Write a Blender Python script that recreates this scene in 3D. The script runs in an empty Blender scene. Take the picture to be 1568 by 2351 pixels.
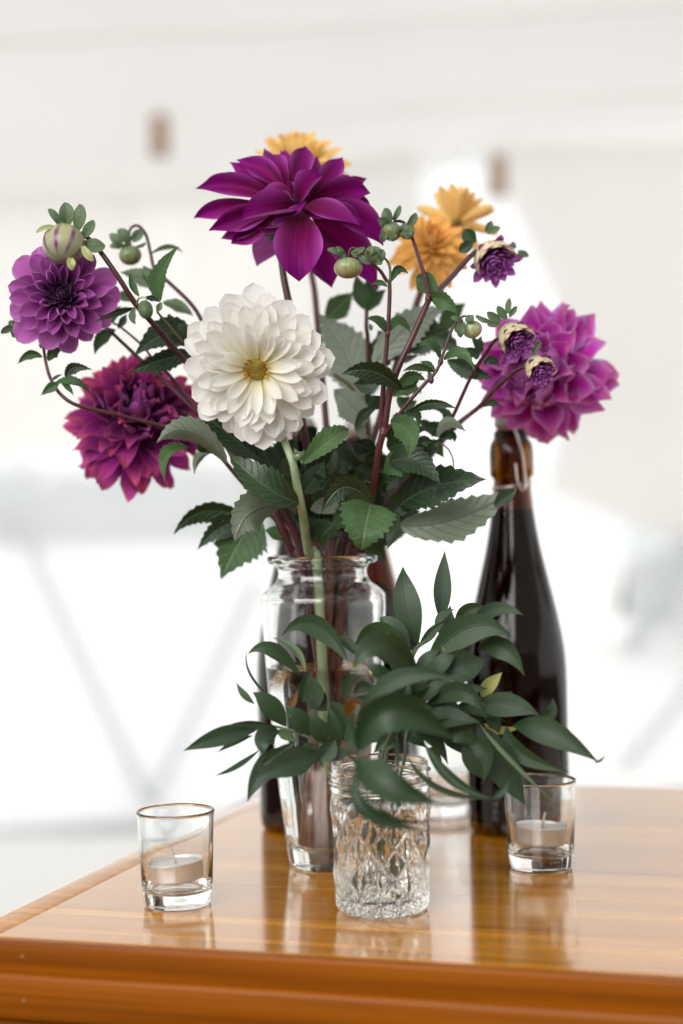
import bpy, bmesh, math, random
from mathutils import Vector, Matrix, Quaternion
random.seed(7)
SC = bpy.context.scene
COL = SC.collection
R = math.radians

# ---------------------------------------------------------------- camera
TABLE_Z = 0.75
CAM = Vector((0, 0, TABLE_Z + 0.294))
FPX, CX, CY = 4300.0, 784.0, 1175.5           # focal length and centre in units of a 1568 x 2351 frame
PITCH, ROLL = math.atan(85 / 4300), R(1.4)
FWD = Vector((0, math.cos(PITCH), -math.sin(PITCH)))
_U0, _R0 = Vector((0, math.sin(PITCH), math.cos(PITCH))), Vector((1, 0, 0))
UP = _U0 * math.cos(ROLL) + _R0 * math.sin(ROLL)
RT = _R0 * math.cos(ROLL) - _U0 * math.sin(ROLL)
cam = bpy.data.cameras.new('camera')
cam.sensor_fit = 'VERTICAL'; cam.sensor_height = 36.0; cam.sensor_width = 36.0
cam.lens = FPX / 2351 * 36
cam.clip_start = 0.05; cam.clip_end = 500
cam.dof.use_dof = True; cam.dof.focus_distance = 1.315; cam.dof.aperture_fstop = 2.7
camo = bpy.data.objects.new('camera', cam); COL.objects.link(camo)
mw = Matrix((RT, UP, -FWD)).transposed().to_4x4(); mw.translation = CAM
camo.matrix_world = mw
SC.camera = camo

# ---------------------------------------------------------------- light: bright overcast day around the tent, plus an added key lamp
world = bpy.data.worlds.new('World'); SC.world = world; world.use_nodes = True
bg = world.node_tree.nodes['Background']
bg.inputs['Color'].default_value = (1.0, 0.995, 0.985, 1); bg.inputs['Strength'].default_value = 1.0
key = bpy.data.lights.new('added_soft_key', 'AREA'); key.shape = 'RECTANGLE'; key.size = 3.6; key.size_y = 2.0; key.energy = 120; key.color = (1.0, 0.985, 0.965)
keyo = bpy.data.objects.new('added_soft_key', key); COL.objects.link(keyo)
keyo.location = (-1.7, -1.5, 2.6)                                        # added lamp, up and behind the camera, brightening the subject's front
keyo.rotation_euler = (Vector((0.05, 1.35, 1.0)) - Vector(keyo.location)).to_track_quat('-Z', 'Y').to_euler()
SC.view_settings.view_transform = 'Standard'; SC.view_settings.look = 'None'
SC.view_settings.gamma = 1.0; SC.view_settings.use_curve_mapping = False
SC.view_settings.exposure = 0.56
SC.render.engine = 'CYCLES'
cy = SC.cycles
cy.use_denoising = True
cy.max_bounces = 20; cy.transmission_bounces = 20; cy.glossy_bounces = 8; cy.diffuse_bounces = 4; cy.transparent_max_bounces = 24
cy.sample_clamp_indirect = 6.0
SC.render.filter_size = 1.15

# ---------------------------------------------------------------- helpers
VIEW = {'Z': (0, 0, 1.0), 'A': (0, 439.1, .3003), 'B': (407.8, 282.3, .3201), 'C': (721.5, 407.8, .3201), 'D': (376.4, 627.4, .3001),
        'E': (721.5, 658.7, .2801), 'F': (1003.8, 658.7, .2801), 'G': (376.4, 972.4, .3201), 'H': (564.6, 1223.3, .2601),
        'I': (815.6, 1223.3, .3801), 'J': (376.4, 1568.4, .3201), 'K': (721.5, 1662.5, .2002), 'L': (941.0, 1631.1, .3001)}

def P(view, x, y, d):
    """a point of the place: measured sheet coordinates plus its distance d (metres) from the camera"""
    ox, oy, s = VIEW[view]
    px, py = ox + x * s, oy + y * s
    return CAM + FWD * d + RT * ((px - CX) / FPX * d) - UP * ((py - CY) / FPX * d)

def ray(px, py):
    return FWD + RT * ((px - CX) / FPX) - UP * ((py - CY) / FPX)

def onplane(px, py, z):
    r = ray(px, py); return CAM + r * ((z - CAM.z) / r.z)

def ondepth(px, py, y):
    r = ray(px, py); return CAM + r * ((y - CAM.y) / r.y)

def camdir(r, u, t):
    return (RT * r + UP * u - FWD * t).normalized()

ORG = {}
def tag(o, label=None, cat=None, group=None, kind=None):
    if label: o['label'] = label
    if cat: o['category'] = cat
    if group: o['group'] = group
    if kind: o['kind'] = kind
    return o

def thing(name, loc, label, cat, group=None):
    o = bpy.data.objects.new(name, None); COL.objects.link(o)
    o.empty_display_size = 0.02
    o.location = loc; ORG[o] = Vector(loc)
    return tag(o, label, cat, group)

def mobj(name, verts, faces, mat, parent=None, uvs=None, smooth=True):
    """link a mesh made in world coordinates, as a part of parent"""
    org = ORG[parent] if parent else Vector((0, 0, 0))
    me = bpy.data.meshes.new(name)
    me.from_pydata([tuple(Vector(v) - org) for v in verts], [], faces)
    if uvs:
        ul = me.uv_layers.new(name='UVMap')
        for lp in me.loops:
            ul.data[lp.index].uv = uvs[lp.vertex_index]
    if smooth:
        me.polygons.foreach_set('use_smooth', [True] * len(me.polygons))
    me.materials.append(mat); me.update()
    o = bpy.data.objects.new(name, me); COL.objects.link(o)
    if parent:
        o.parent = parent
    ORG[o] = org
    return o

def catmull(pts, n=6):
    pts = [Vector(p) for p in pts]
    if len(pts) < 3:
        return [pts[0].lerp(pts[1], i / n) for i in range(n + 1)]
    ext = [pts[0] * 2 - pts[1]] + pts + [pts[-1] * 2 - pts[-2]]
    out = []
    for i in range(1, len(ext) - 2):
        p0, p1, p2, p3 = ext[i - 1], ext[i], ext[i + 1], ext[i + 2]
        for k in range(n):
            t = k / n
            out.append(0.5 * ((2 * p1) + (p2 - p0) * t + (2 * p0 - 5 * p1 + 4 * p2 - p3) * t * t + (3 * p1 - p0 - 3 * p2 + p3) * t ** 3))
    out.append(pts[-1]); return out

def tube_geo(pts, r0, r1, sides=9, n=6, wob=0.0):
    path = catmull(pts, n); m = len(path)
    verts, faces, uvs = [], [], []
    N = None
    for i, p in enumerate(path):
        t = (path[min(i + 1, m - 1)] - path[max(i - 1, 0)]).normalized()
        if N is None:
            N = t.orthogonal().normalized()
        N = (N - t * N.dot(t)).normalized(); B = t.cross(N)
        f = i / (m - 1); r = r0 + (r1 - r0) * f
        r *= 1 + wob * math.sin(i * 1.7) * 0.5
        for k in range(sides):
            a = 2 * math.pi * k / sides
            verts.append(p + (N * math.cos(a) + B * math.sin(a)) * r); uvs.append((k / sides, f))
    for i in range(m - 1):
        for k in range(sides):
            a, b = i * sides + k, i * sides + (k + 1) % sides
            faces.append((a, b, b + sides, a + sides))
    faces.append(tuple(range(sides - 1, -1, -1))); faces.append(tuple(range((m - 1) * sides, m * sides)))
    return verts, faces, uvs

def tube(name, pts, r0, r1, mat, parent, sides=9, n=6, wob=0.0):
    v, f, u = tube_geo(pts, r0, r1, sides, n, wob)
    return mobj(name, v, f, mat, parent, u)

def lathe(name, prof, mat, parent, loc, seg=64, closed=False, disp=None, smooth=True, tilt=None):
    """spin a profile [(r, z)...] round the vertical through loc; r = 0 ends close to a point"""
    verts, faces, uvs = [], [], []
    rings = []
    for i, (r, z) in enumerate(prof):
        if r < 1e-6:
            rings.append([len(verts)]); verts.append(Vector((0, 0, z))); uvs.append((0.5, i / len(prof)))
        else:
            ring = []
            for k in range(seg):
                a = 2 * math.pi * k / seg
                rr = r + (disp(a, z, i) if disp else 0)
                ring.append(len(verts)); verts.append(Vector((rr * math.cos(a), rr * math.sin(a), z))); uvs.append((k / seg, i / len(prof)))
            rings.append(ring)
    pairs = list(zip(rings, rings[1:]))
    if closed:
        pairs.append((rings[-1], rings[0]))
    for a, b in pairs:
        if len(a) == 1 and len(b) == 1:
            continue
        for k in range(seg):
            k2 = (k + 1) % seg
            if len(a) == 1:
                faces.append((a[0], b[k2], b[k]))
            elif len(b) == 1:
                faces.append((a[k], a[k2], b[0]))
            else:
                faces.append((a[k], a[k2], b[k2], b[k]))
    loc = Vector(loc)
    M = tilt.to_matrix() if tilt else Matrix.Identity(3)
    return mobj(name, [M @ v + loc for v in verts], faces, mat, parent, uvs, smooth)

def box_geo(x0, x1, y0, y1, z0, z1):
    v = [(x0, y0, z0), (x1, y0, z0), (x1, y1, z0), (x0, y1, z0), (x0, y0, z1), (x1, y0, z1), (x1, y1, z1), (x0, y1, z1)]
    f = [(0, 3, 2, 1), (4, 5, 6, 7), (0, 1, 5, 4), (1, 2, 6, 5), (2, 3, 7, 6), (3, 0, 4, 7)]
    return v, f

def smoothprof(pts, n=5):
    """round a polyline profile through its points"""
    out = catmull([Vector((r, z, 0)) for r, z in pts], n)
    return [(max(p.x, 0.0), p.y) for p in out]

# ---------------------------------------------------------------- materials
def nmat(name):
    m = bpy.data.materials.new(name); m.use_nodes = True
    nt = m.node_tree; nt.nodes.clear()
    out = nt.nodes.new('ShaderNodeOutputMaterial')
    return m, nt, out

def nd(nt, typ, **kw):
    n = nt.nodes.new(typ)
    for k, v in kw.items():
        if k.startswith('i_'):
            key = k[2:].replace('_', ' ')
            n.inputs[key].default_value = v
        else:
            setattr(n, k, v)
    return n

def mth(nt, op, a, b=None, c=None, clamp=False):
    n = nt.nodes.new('ShaderNodeMath'); n.operation = op; n.use_clamp = clamp
    for i, x in enumerate((a, b, c)):
        if x is None: continue
        if isinstance(x, (int, float)): n.inputs[i].default_value = x
        else: nt.links.new(x, n.inputs[i])
    return n.outputs[0]

def mixc(nt, fac, a, b, blend='MIX'):
    n = nt.nodes.new('ShaderNodeMix'); n.data_type = 'RGBA'; n.blend_type = blend
    for key, x in ((0, fac), (6, a), (7, b)):
        if isinstance(x, (int, float)): n.inputs[key].default_value = x
        elif isinstance(x, tuple): n.inputs[key].default_value = (*x[:3], 1)
        else: nt.links.new(x, n.inputs[key])
    return n.outputs[2]

def ramp(nt, fac, stops, interp='LINEAR'):
    n = nt.nodes.new('ShaderNodeValToRGB'); n.color_ramp.interpolation = interp
    e = n.color_ramp.elements
    while len(e) < len(stops): e.new(0.5)
    for el, (p, c) in zip(e, stops):
        el.position = p; el.color = (*c[:3], 1) if isinstance(c, tuple) else (c, c, c, 1)
    nt.links.new(fac, n.inputs[0]); return n.outputs[0]

def simple(name, col, rough=0.5, metal=0.0, spec=0.5, coat=0.0):
    m, nt, out = nmat(name)
    b = nd(nt, 'ShaderNodeBsdfPrincipled')
    tc = nd(nt, 'ShaderNodeTexCoord'); nz = nd(nt, 'ShaderNodeTexNoise', i_Scale=60.0, i_Detail=4.0)
    nt.links.new(tc.outputs['Object'], nz.inputs['Vector'])
    c = mixc(nt, nz.outputs[0], tuple(x * 0.85 for x in col), tuple(min(1, x * 1.12) for x in col))
    nt.links.new(c, b.inputs['Base Color'])
    b.inputs['Roughness'].default_value = rough; b.inputs['Metallic'].default_value = metal
    b.inputs['Specular IOR Level'].default_value = spec; b.inputs['Coat Weight'].default_value = coat
    nt.links.new(b.outputs[0], out.inputs[0]); return m

def glass(name, col=(1, 1, 1), ior=1.5, rough=0.0, absorb=None, bump=0.0, bscale=60.0):
    m, nt, out = nmat(name)
    b = nd(nt, 'ShaderNodeBsdfGlass'); b.inputs['Color'].default_value = (*col, 1)
    b.inputs['IOR'].default_value = ior; b.inputs['Roughness'].default_value = rough
    if bump:
        tc = nd(nt, 'ShaderNodeTexCoord'); nz = nd(nt, 'ShaderNodeTexNoise', i_Scale=bscale, i_Detail=2.0)
        nt.links.new(tc.outputs['Object'], nz.inputs['Vector'])
        bp = nd(nt, 'ShaderNodeBump', i_Strength=bump, i_Distance=0.002)
        nt.links.new(nz.outputs[0], bp.inputs['Height']); nt.links.new(bp.outputs[0], b.inputs['Normal'])
    nt.links.new(b.outputs[0], out.inputs[0])
    if absorb:
        a = nd(nt, 'ShaderNodeVolumeAbsorption'); a.inputs['Color'].default_value = (*absorb[0], 1); a.inputs['Density'].default_value = absorb[1]
        nt.links.new(a.outputs[0], out.inputs['Volume'])
    return m

def thin(nt, out, col, bump=None, rough=0.55, spec=0.3, trans=0.3, tcol=None, sheen=0.0, coat=0.0):
    """a thin sheet that lets some light through: leaf, petal, cloth"""
    b = nd(nt, 'ShaderNodeBsdfPrincipled'); t = nd(nt, 'ShaderNodeBsdfTranslucent'); mx = nd(nt, 'ShaderNodeMixShader', i_Fac=trans)
    nt.links.new(col, b.inputs['Base Color']); nt.links.new(tcol or col, t.inputs['Color'])
    b.inputs['Roughness'].default_value = rough; b.inputs['Specular IOR Level'].default_value = spec
    b.inputs['Sheen Weight'].default_value = sheen; b.inputs['Coat Weight'].default_value = coat
    if bump is not None:
        nt.links.new(bump, b.inputs['Normal'])
    nt.links.new(b.outputs[0], mx.inputs[1]); nt.links.new(t.outputs[0], mx.inputs[2]); nt.links.new(mx.outputs[0], out.inputs[0])

def leaf_mat(name, top, under, vein, nveins=9.0, veinamt=0.35, rough=0.5, spec=0.35, trans=0.15, parallel=False):
    m, nt, out = nmat(name)
    uv = nd(nt, 'ShaderNodeUVMap'); sp = nd(nt, 'ShaderNodeSeparateXYZ'); nt.links.new(uv.outputs[0], sp.inputs[0])
    u, v = sp.outputs[0], sp.outputs[1]
    au = mth(nt, 'ABSOLUTE', mth(nt, 'SUBTRACT', u, 0.5))                    # 0 at the midrib .. 0.5 at the edge
    mid = mth(nt, 'SUBTRACT', 1.0, mth(nt, 'DIVIDE', au, 0.035), clamp=True)
    if parallel:
        ph = mth(nt, 'MULTIPLY', u, 22.0)
        side = mth(nt, 'MULTIPLY', mth(nt, 'POWER', mth(nt, 'ABSOLUTE', mth(nt, 'SINE', mth(nt, 'MULTIPLY', ph, math.pi))), 6.0), 0.6)
        mid = mth(nt, 'MULTIPLY', mid, 0.5)
    else:
        ph = mth(nt, 'SUBTRACT', mth(nt, 'MULTIPLY', v, nveins), mth(nt, 'MULTIPLY', au, nveins * 0.55))
        fr = mth(nt, 'ABSOLUTE', mth(nt, 'SUBTRACT', mth(nt, 'FRACT', ph), 0.5))
        side = mth(nt, 'SUBTRACT', 1.0, mth(nt, 'DIVIDE', fr, 0.12), clamp=True)
    tc = nd(nt, 'ShaderNodeTexCoord'); nz = nd(nt, 'ShaderNodeTexNoise', i_Scale=55.0, i_Detail=5.0, i_Roughness=0.65)
    nt.links.new(tc.outputs['Object'], nz.inputs['Vector'])
    oi = nd(nt, 'ShaderNodeObjectInfo')
    vm = mth(nt, 'MAXIMUM', mid, mth(nt, 'MULTIPLY', side, 0.5))
    t2 = mixc(nt, ramp(nt, nz.outputs[0], [(0.3, 0.0), (0.75, 1.0)]), tuple(x * 0.72 for x in top), tuple(x * 1.35 for x in top))
    t2 = mixc(nt, mth(nt, 'MULTIPLY', oi.outputs['Random'], 0.45), t2, (top[0] * 1.9, top[1] * 1.65, top[2] * 1.3))
    t2 = mixc(nt, mth(nt, 'MULTIPLY', vm, veinamt), t2, vein)
    vb = nd(nt, 'ShaderNodeTexNoise', i_Scale=210.0, i_Detail=2.0, i_Roughness=0.8); nt.links.new(tc.outputs['Object'], vb.inputs['Vector'])
    bl = mth(nt, 'MULTIPLY', ramp(nt, vb.outputs[0], [(0.68, 0.0), (0.74, 1.0)]), ramp(nt, nz.outputs[0], [(0.5, 0.0), (0.6, 0.8)]))
    t2 = mixc(nt, bl, t2, (0.26, 0.20, 0.08))
    un = mixc(nt, nz.outputs[0], tuple(x * 0.8 for x in under), tuple(x * 1.15 for x in under))
    un = mixc(nt, mth(nt, 'MULTIPLY', vm, 0.3), un, tuple(x * 0.6 for x in under))
    geo = nd(nt, 'ShaderNodeNewGeometry')
    col = mixc(nt, geo.outputs['Backfacing'], t2, un)
    n2 = nd(nt, 'ShaderNodeTexNoise', i_Scale=140.0, i_Detail=3.0); nt.links.new(tc.outputs['Object'], n2.inputs['Vector'])
    h = mth(nt, 'ADD', mth(nt, 'MULTIPLY', vm, -1.0), mth(nt, 'MULTIPLY', n2.outputs[0], 0.7))
    bp = nd(nt, 'ShaderNodeBump', i_Strength=0.55 if not parallel else 0.3, i_Distance=0.0014)
    nt.links.new(h, bp.inputs['Height'])
    thin(nt, out, col, bp.outputs[0], rough, spec, trans)
    return m

def petal_mat(name, stops, edge=None, edgeamt=0.5, edgepow=4.0, back=None, trans=0.3, rough=0.55, sheen=0.15, streak=0.25, tip=None, rnd=0.25):
    """colour runs from the petal's base (v = 0) to its tip; optional coloured edge, back and blotched tip"""
    m, nt, out = nmat(name)
    uv = nd(nt, 'ShaderNodeUVMap'); sp = nd(nt, 'ShaderNodeSeparateXYZ'); nt.links.new(uv.outputs[0], sp.inputs[0])
    u, v = sp.outputs[0], sp.outputs[1]
    au = mth(nt, 'ABSOLUTE', mth(nt, 'SUBTRACT', u, 0.5))
    col = ramp(nt, v, stops)
    mp = nd(nt, 'ShaderNodeCombineXYZ'); nt.links.new(mth(nt, 'MULTIPLY', u, 26.0), mp.inputs[0]); nt.links.new(mth(nt, 'MULTIPLY', v, 1.6), mp.inputs[1])
    oi = nd(nt, 'ShaderNodeObjectInfo'); nt.links.new(mth(nt, 'MULTIPLY', oi.outputs['Random'], 40.0), mp.inputs[2])
    nz = nd(nt, 'ShaderNodeTexNoise', i_Scale=1.0, i_Detail=3.0); nt.links.new(mp.outputs[0], nz.inputs['Vector'])
    sk = ramp(nt, nz.outputs[0], [(0.3, 1 - streak), (0.7, 1.0)])
    col = mixc(nt, 1.0, col, sk, 'MULTIPLY')
    br = mth(nt, 'ADD', 1 - rnd * 0.6, mth(nt, 'MULTIPLY', oi.outputs['Random'], rnd))
    cb = nd(nt, 'ShaderNodeCombineColor')
    for i in range(3): nt.links.new(br, cb.inputs[i])
    col = mixc(nt, 1.0, col, cb.outputs[0], 'MULTIPLY')
    if edge:
        e = mth(nt, 'MULTIPLY', mth(nt, 'POWER', mth(nt, 'MULTIPLY', au, 2.0), edgepow), edgeamt)
        col = mixc(nt, e, col, edge)
    if tip:
        n3 = nd(nt, 'ShaderNodeTexNoise', i_Scale=0.35, i_Detail=2.0); nt.links.new(mp.outputs[0], n3.inputs['Vector'])
        tm = mth(nt, 'MULTIPLY', ramp(nt, v, [(0.62, 0.0), (1.0, 1.0)]), ramp(nt, n3.outputs[0], [(0.42, 0.0), (0.62, 1.0)]))
        col = mixc(nt, tm, col, tip)
    if back:
        geo = nd(nt, 'ShaderNodeNewGeometry'); col = mixc(nt, mth(nt, 'MULTIPLY', geo.outputs['Backfacing'], 0.8), col, back)
    bp = nd(nt, 'ShaderNodeBump', i_Strength=0.25, i_Distance=0.001); nt.links.new(nz.outputs[0], bp.inputs['Height'])
    thin(nt, out, col, bp.outputs[0], rough, 0.10, trans, None, sheen)
    return m

def stem_mat(name, c0, c1, rough=0.45, low=None):
    m, nt, out = nmat(name)
    b = nd(nt, 'ShaderNodeBsdfPrincipled'); tc = nd(nt, 'ShaderNodeTexCoord')
    mp = nd(nt, 'ShaderNodeMapping'); mp.inputs['Scale'].default_value = (90, 90, 25); nt.links.new(tc.outputs['Object'], mp.inputs['Vector'])
    nz = nd(nt, 'ShaderNodeTexNoise', i_Scale=1.0, i_Detail=4.0); nt.links.new(mp.outputs[0], nz.inputs['Vector'])
    col = mixc(nt, ramp(nt, nz.outputs[0], [(0.35, 0.0), (0.7, 1.0)]), c0, c1)
    if low:                                                   # the woody lower end of the stem
        uv = nd(nt, 'ShaderNodeUVMap'); sp = nd(nt, 'ShaderNodeSeparateXYZ'); nt.links.new(uv.outputs[0], sp.inputs[0])
        col = mixc(nt, ramp(nt, sp.outputs[1], [(0.72, 0.0), (0.9, 1.0)]), col, mixc(nt, nz.outputs[0], low, tuple(x * 1.7 for x in low)))
    nt.links.new(col, b.inputs['Base Color'])
    b.inputs['Roughness'].default_value = rough
    bp = nd(nt, 'ShaderNodeBump', i_Strength=0.2, i_Distance=0.001); nt.links.new(nz.outputs[0], bp.inputs['Height']); nt.links.new(bp.outputs[0], b.inputs['Normal'])
    nt.links.new(b.outputs[0], out.inputs[0]); return m

def cloth_mat(name, col, trans=0.5):
    m, nt, out = nmat(name)
    tc = nd(nt, 'ShaderNodeTexCoord'); nz = nd(nt, 'ShaderNodeTexNoise', i_Scale=1.3, i_Detail=3.0); nt.links.new(tc.outputs['Object'], nz.inputs['Vector'])
    c = mixc(nt, nz.outputs[0], tuple(x * 0.95 for x in col), tuple(min(1, x * 1.04) for x in col))
    thin(nt, out, c, None, 0.8, 0.2, trans); return m

def pane_mat(name, haze):
    m, nt, out = nmat(name)
    tr = nd(nt, 'ShaderNodeBsdfTransparent'); df = nd(nt, 'ShaderNodeBsdfTranslucent'); d2 = nd(nt, 'ShaderNodeBsdfDiffuse')
    df.inputs[0].default_value = (0.93, 0.95, 0.96, 1); d2.inputs[0].default_value = (0.93, 0.95, 0.96, 1)
    m1 = nd(nt, 'ShaderNodeMixShader', i_Fac=0.25); nt.links.new(df.outputs[0], m1.inputs[1]); nt.links.new(d2.outputs[0], m1.inputs[2])
    m2 = nd(nt, 'ShaderNodeMixShader', i_Fac=haze); nt.links.new(tr.outputs[0], m2.inputs[1]); nt.links.new(m1.outputs[0], m2.inputs[2])
    nt.links.new(m2.outputs[0], out.inputs[0]); return m

def wood_mat(name, dark, mid, light, rough=0.16, axis=0, coat=1.0):
    m, nt, out = nmat(name)
    b = nd(nt, 'ShaderNodeBsdfPrincipled'); tc = nd(nt, 'ShaderNodeTexCoord'); oi = nd(nt, 'ShaderNodeObjectInfo')
    ad = nd(nt, 'ShaderNodeVectorMath', operation='ADD'); nt.links.new(tc.outputs['Object'], ad.inputs[0])
    cb = nd(nt, 'ShaderNodeCombineXYZ')
    for i in range(3): nt.links.new(mth(nt, 'MULTIPLY', oi.outputs['Random'], 7.3), cb.inputs[i])
    nt.links.new(cb.outputs[0], ad.inputs[1])
    def noise(sc, det=4.0, dist=0.0, rg=0.55):
        mp = nd(nt, 'ShaderNodeMapping'); s = [sc[1]] * 3; s[axis] = sc[0]; mp.inputs['Scale'].default_value = s
        nt.links.new(ad.outputs[0], mp.inputs['Vector'])
        n = nd(nt, 'ShaderNodeTexNoise', i_Scale=1.0, i_Detail=det, i_Distortion=dist, i_Roughness=rg); nt.links.new(mp.outputs[0], n.inputs['Vector']); return n.outputs[0]
    g1 = noise((1.1, 42.0), 3.0, 0.5); g2 = noise((5.0, 330.0), 4.0); g3 = noise((0.8, 9.0), 2.0, 0.3); g4 = noise((2.2, 120.0), 3.0, 0.3)
    f = mth(nt, 'ADD', mth(nt, 'MULTIPLY', g1, 0.6), mth(nt, 'MULTIPLY', g2, 0.22)); f = mth(nt, 'ADD', f, mth(nt, 'MULTIPLY', g3, 0.28))
    f = mth(nt, 'ADD', f, mth(nt, 'MULTIPLY', mth(nt, 'SUBTRACT', g4, 0.5), 0.35))
    col = ramp(nt, f, [(0.40, dark), (0.55, mid), (0.72, light)])
    rv = mth(nt, 'ADD', 0.82, mth(nt, 'MULTIPLY', oi.outputs['Random'], 0.3)); cc = nd(nt, 'ShaderNodeCombineColor')
    for i in range(3): nt.links.new(rv, cc.inputs[i])
    col = mixc(nt, 1.0, col, cc.outputs[0], 'MULTIPLY')
    nt.links.new(col, b.inputs['Base Color'])
    n5 = nd(nt, 'ShaderNodeTexNoise', i_Scale=9.0, i_Detail=5.0); nt.links.new(tc.outputs['Object'], n5.inputs['Vector'])
    nt.links.new(mth(nt, 'ADD', rough - 0.03, mth(nt, 'MULTIPLY', n5.outputs[0], 0.08)), b.inputs['Roughness'])
    b.inputs['Specular IOR Level'].default_value = 0.6 if coat else 0.16; b.inputs['Coat Weight'].default_value = coat; b.inputs['Coat Roughness'].default_value = 0.09; b.inputs['Coat IOR'].default_value = 1.5
    # fine scratches in the varnish
    vo = nd(nt, 'ShaderNodeTexVoronoi', feature='DISTANCE_TO_EDGE', i_Scale=23.0)
    n6 = nd(nt, 'ShaderNodeTexNoise', i_Scale=4.0); nt.links.new(tc.outputs['Object'], n6.inputs['Vector'])
    mp = nd(nt, 'ShaderNodeMapping'); mp.inputs['Scale'].default_value = (0.35, 1.5, 1); mp.inputs['Rotation'].default_value = (0, 0, 0.6); nt.links.new(n6.outputs['Color'], mp.inputs['Location']); nt.links.new(tc.outputs['Object'], mp.inputs['Vector'])
    nt.links.new(mp.outputs[0], vo.inputs['Vector'])
    sc_ = mth(nt, 'MULTIPLY', ramp(nt, vo.outputs['Distance'], [(0.0, 1.0), (0.006, 0.0)]), ramp(nt, n5.outputs[0], [(0.55, 0.0), (0.65, 1.0)]))
    h = mth(nt, 'ADD', mth(nt, 'MULTIPLY', g2, 0.35), mth(nt, 'MULTIPLY', sc_, -0.5)); h = mth(nt, 'ADD', h, mth(nt, 'MULTIPLY', g1, 1.0))
    bp = nd(nt, 'ShaderNodeBump', i_Strength=0.06, i_Distance=0.001); nt.links.new(h, bp.inputs['Height']); nt.links.new(bp.outputs[0], b.inputs['Normal'])
    nt.links.new(b.outputs[0], out.inputs[0]); return m

M = {}
M['cloth'] = cloth_mat('tent_cloth', (0.94, 0.93, 0.915), 0.80)
M['roof_cloth'] = cloth_mat('roof_cloth', (0.88, 0.865, 0.85), 0.37)
M['cloth_warm'] = cloth_mat('tent_cloth_warm', (0.94, 0.92, 0.905), 0.86)
M['edge_haze'] = pane_mat('edge_haze_film', 0.25)  # thin haze for the added sheets at the opening's edge
M['dim_wall'] = cloth_mat('dimming_wall_cloth', (0.55, 0.53, 0.51), 0.08)  # barely lets light through, for the added wall behind the camera
M['floor'] = wood_mat('dimming_floor', (0.030, 0.022, 0.016), (0.050, 0.036, 0.026), (0.075, 0.055, 0.04), 0.5, coat=0.0)  # for the added dark floor, out of view
M['pane'] = pane_mat('milky_window_film', 0.45)
M['strap'] = simple('grey_strap', (0.30, 0.32, 0.36), 0.7)
M['toggle'] = simple('brown_toggle', (0.40, 0.25, 0.17), 0.6)
M['ground'] = simple('pale_ground', (0.84, 0.84, 0.82), 0.9)
M['bushes'] = simple('distant_bushes', (0.09, 0.13, 0.10), 0.9)
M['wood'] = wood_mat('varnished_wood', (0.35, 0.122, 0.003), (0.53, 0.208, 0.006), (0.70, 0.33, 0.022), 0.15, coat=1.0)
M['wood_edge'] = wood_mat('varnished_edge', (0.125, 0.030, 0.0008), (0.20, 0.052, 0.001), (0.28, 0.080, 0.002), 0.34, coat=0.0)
M['glass'] = glass('clear_glass', (0.985, 0.99, 0.985), 1.5, 0.0)
M['glass_vase'] = glass('vase_glass', (0.99, 0.995, 0.99), 1.5, 0.0, None, 0.10, 45.0)
M['glass_cut'] = glass('pressed_glass', (0.985, 0.985, 0.975), 1.5, 0.01)
M['water'] = glass('water', (0.99, 0.995, 0.99), 1.33)
def tinted(name, col, ior=1.5):
    m, nt, out = nmat(name)
    rf = nd(nt, 'ShaderNodeBsdfRefraction', i_IOR=ior, i_Roughness=0.0); rf.inputs['Color'].default_value = (*col, 1)
    gl = nd(nt, 'ShaderNodeBsdfGlossy', i_Roughness=0.02); fr = nd(nt, 'ShaderNodeFresnel', i_IOR=ior); mx = nd(nt, 'ShaderNodeMixShader')
    nt.links.new(fr.outputs[0], mx.inputs[0]); nt.links.new(rf.outputs[0], mx.inputs[1]); nt.links.new(gl.outputs[0], mx.inputs[2])
    nt.links.new(mx.outputs[0], out.inputs[0]); return m
M['amber'] = tinted('amber_glass', (0.44, 0.25, 0.015), 1.42)
M['wine'] = simple('dark_red_wine', (0.045, 0.008, 0.014), 0.5, 0.0, 0.1)
M['tin'] = simple('tealight_tin', (0.86, 0.85, 0.87), 0.38, 0.55)
M['wire'] = simple('bail_wire', (0.70, 0.62, 0.60), 0.3, 1.0)
M['ceramic'] = simple('ceramic_stopper', (0.30, 0.27, 0.25), 0.3)
M['rubber'] = simple('red_rubber', (0.45, 0.10, 0.06), 0.6)
M['plug'] = simple('pale_wood_plug', (0.22, 0.09, 0.012), 0.7)
M['wick'] = simple('wick', (0.75, 0.70, 0.62), 0.9)
m_, nt_, o_ = nmat('wax')
b_ = nd(nt_, 'ShaderNodeBsdfPrincipled'); b_.inputs['Base Color'].default_value = (0.82, 0.80, 0.77, 1); b_.inputs['Roughness'].default_value = 0.4
b_.inputs['Subsurface Weight'].default_value = 0.4; b_.inputs['Subsurface Radius'].default_value = (0.004, 0.003, 0.002); nt_.links.new(b_.outputs[0], o_.inputs[0])
M['wax'] = m_

# ================================================================ THE SETTING
def sheet(name, pts, mat, parent=None):
    return mobj(name, pts, [tuple(range(len(pts)))], mat, parent, smooth=False)

gr = mobj('ground', [(-90, -30, 0), (90, -30, 0), (90, 250, 0), (-90, 250, 0)], [(0, 1, 2, 3)], M['ground'], smooth=False)
tag(gr, 'pale overexposed ground inside and beyond the tent', 'ground', kind='structure')

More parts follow.
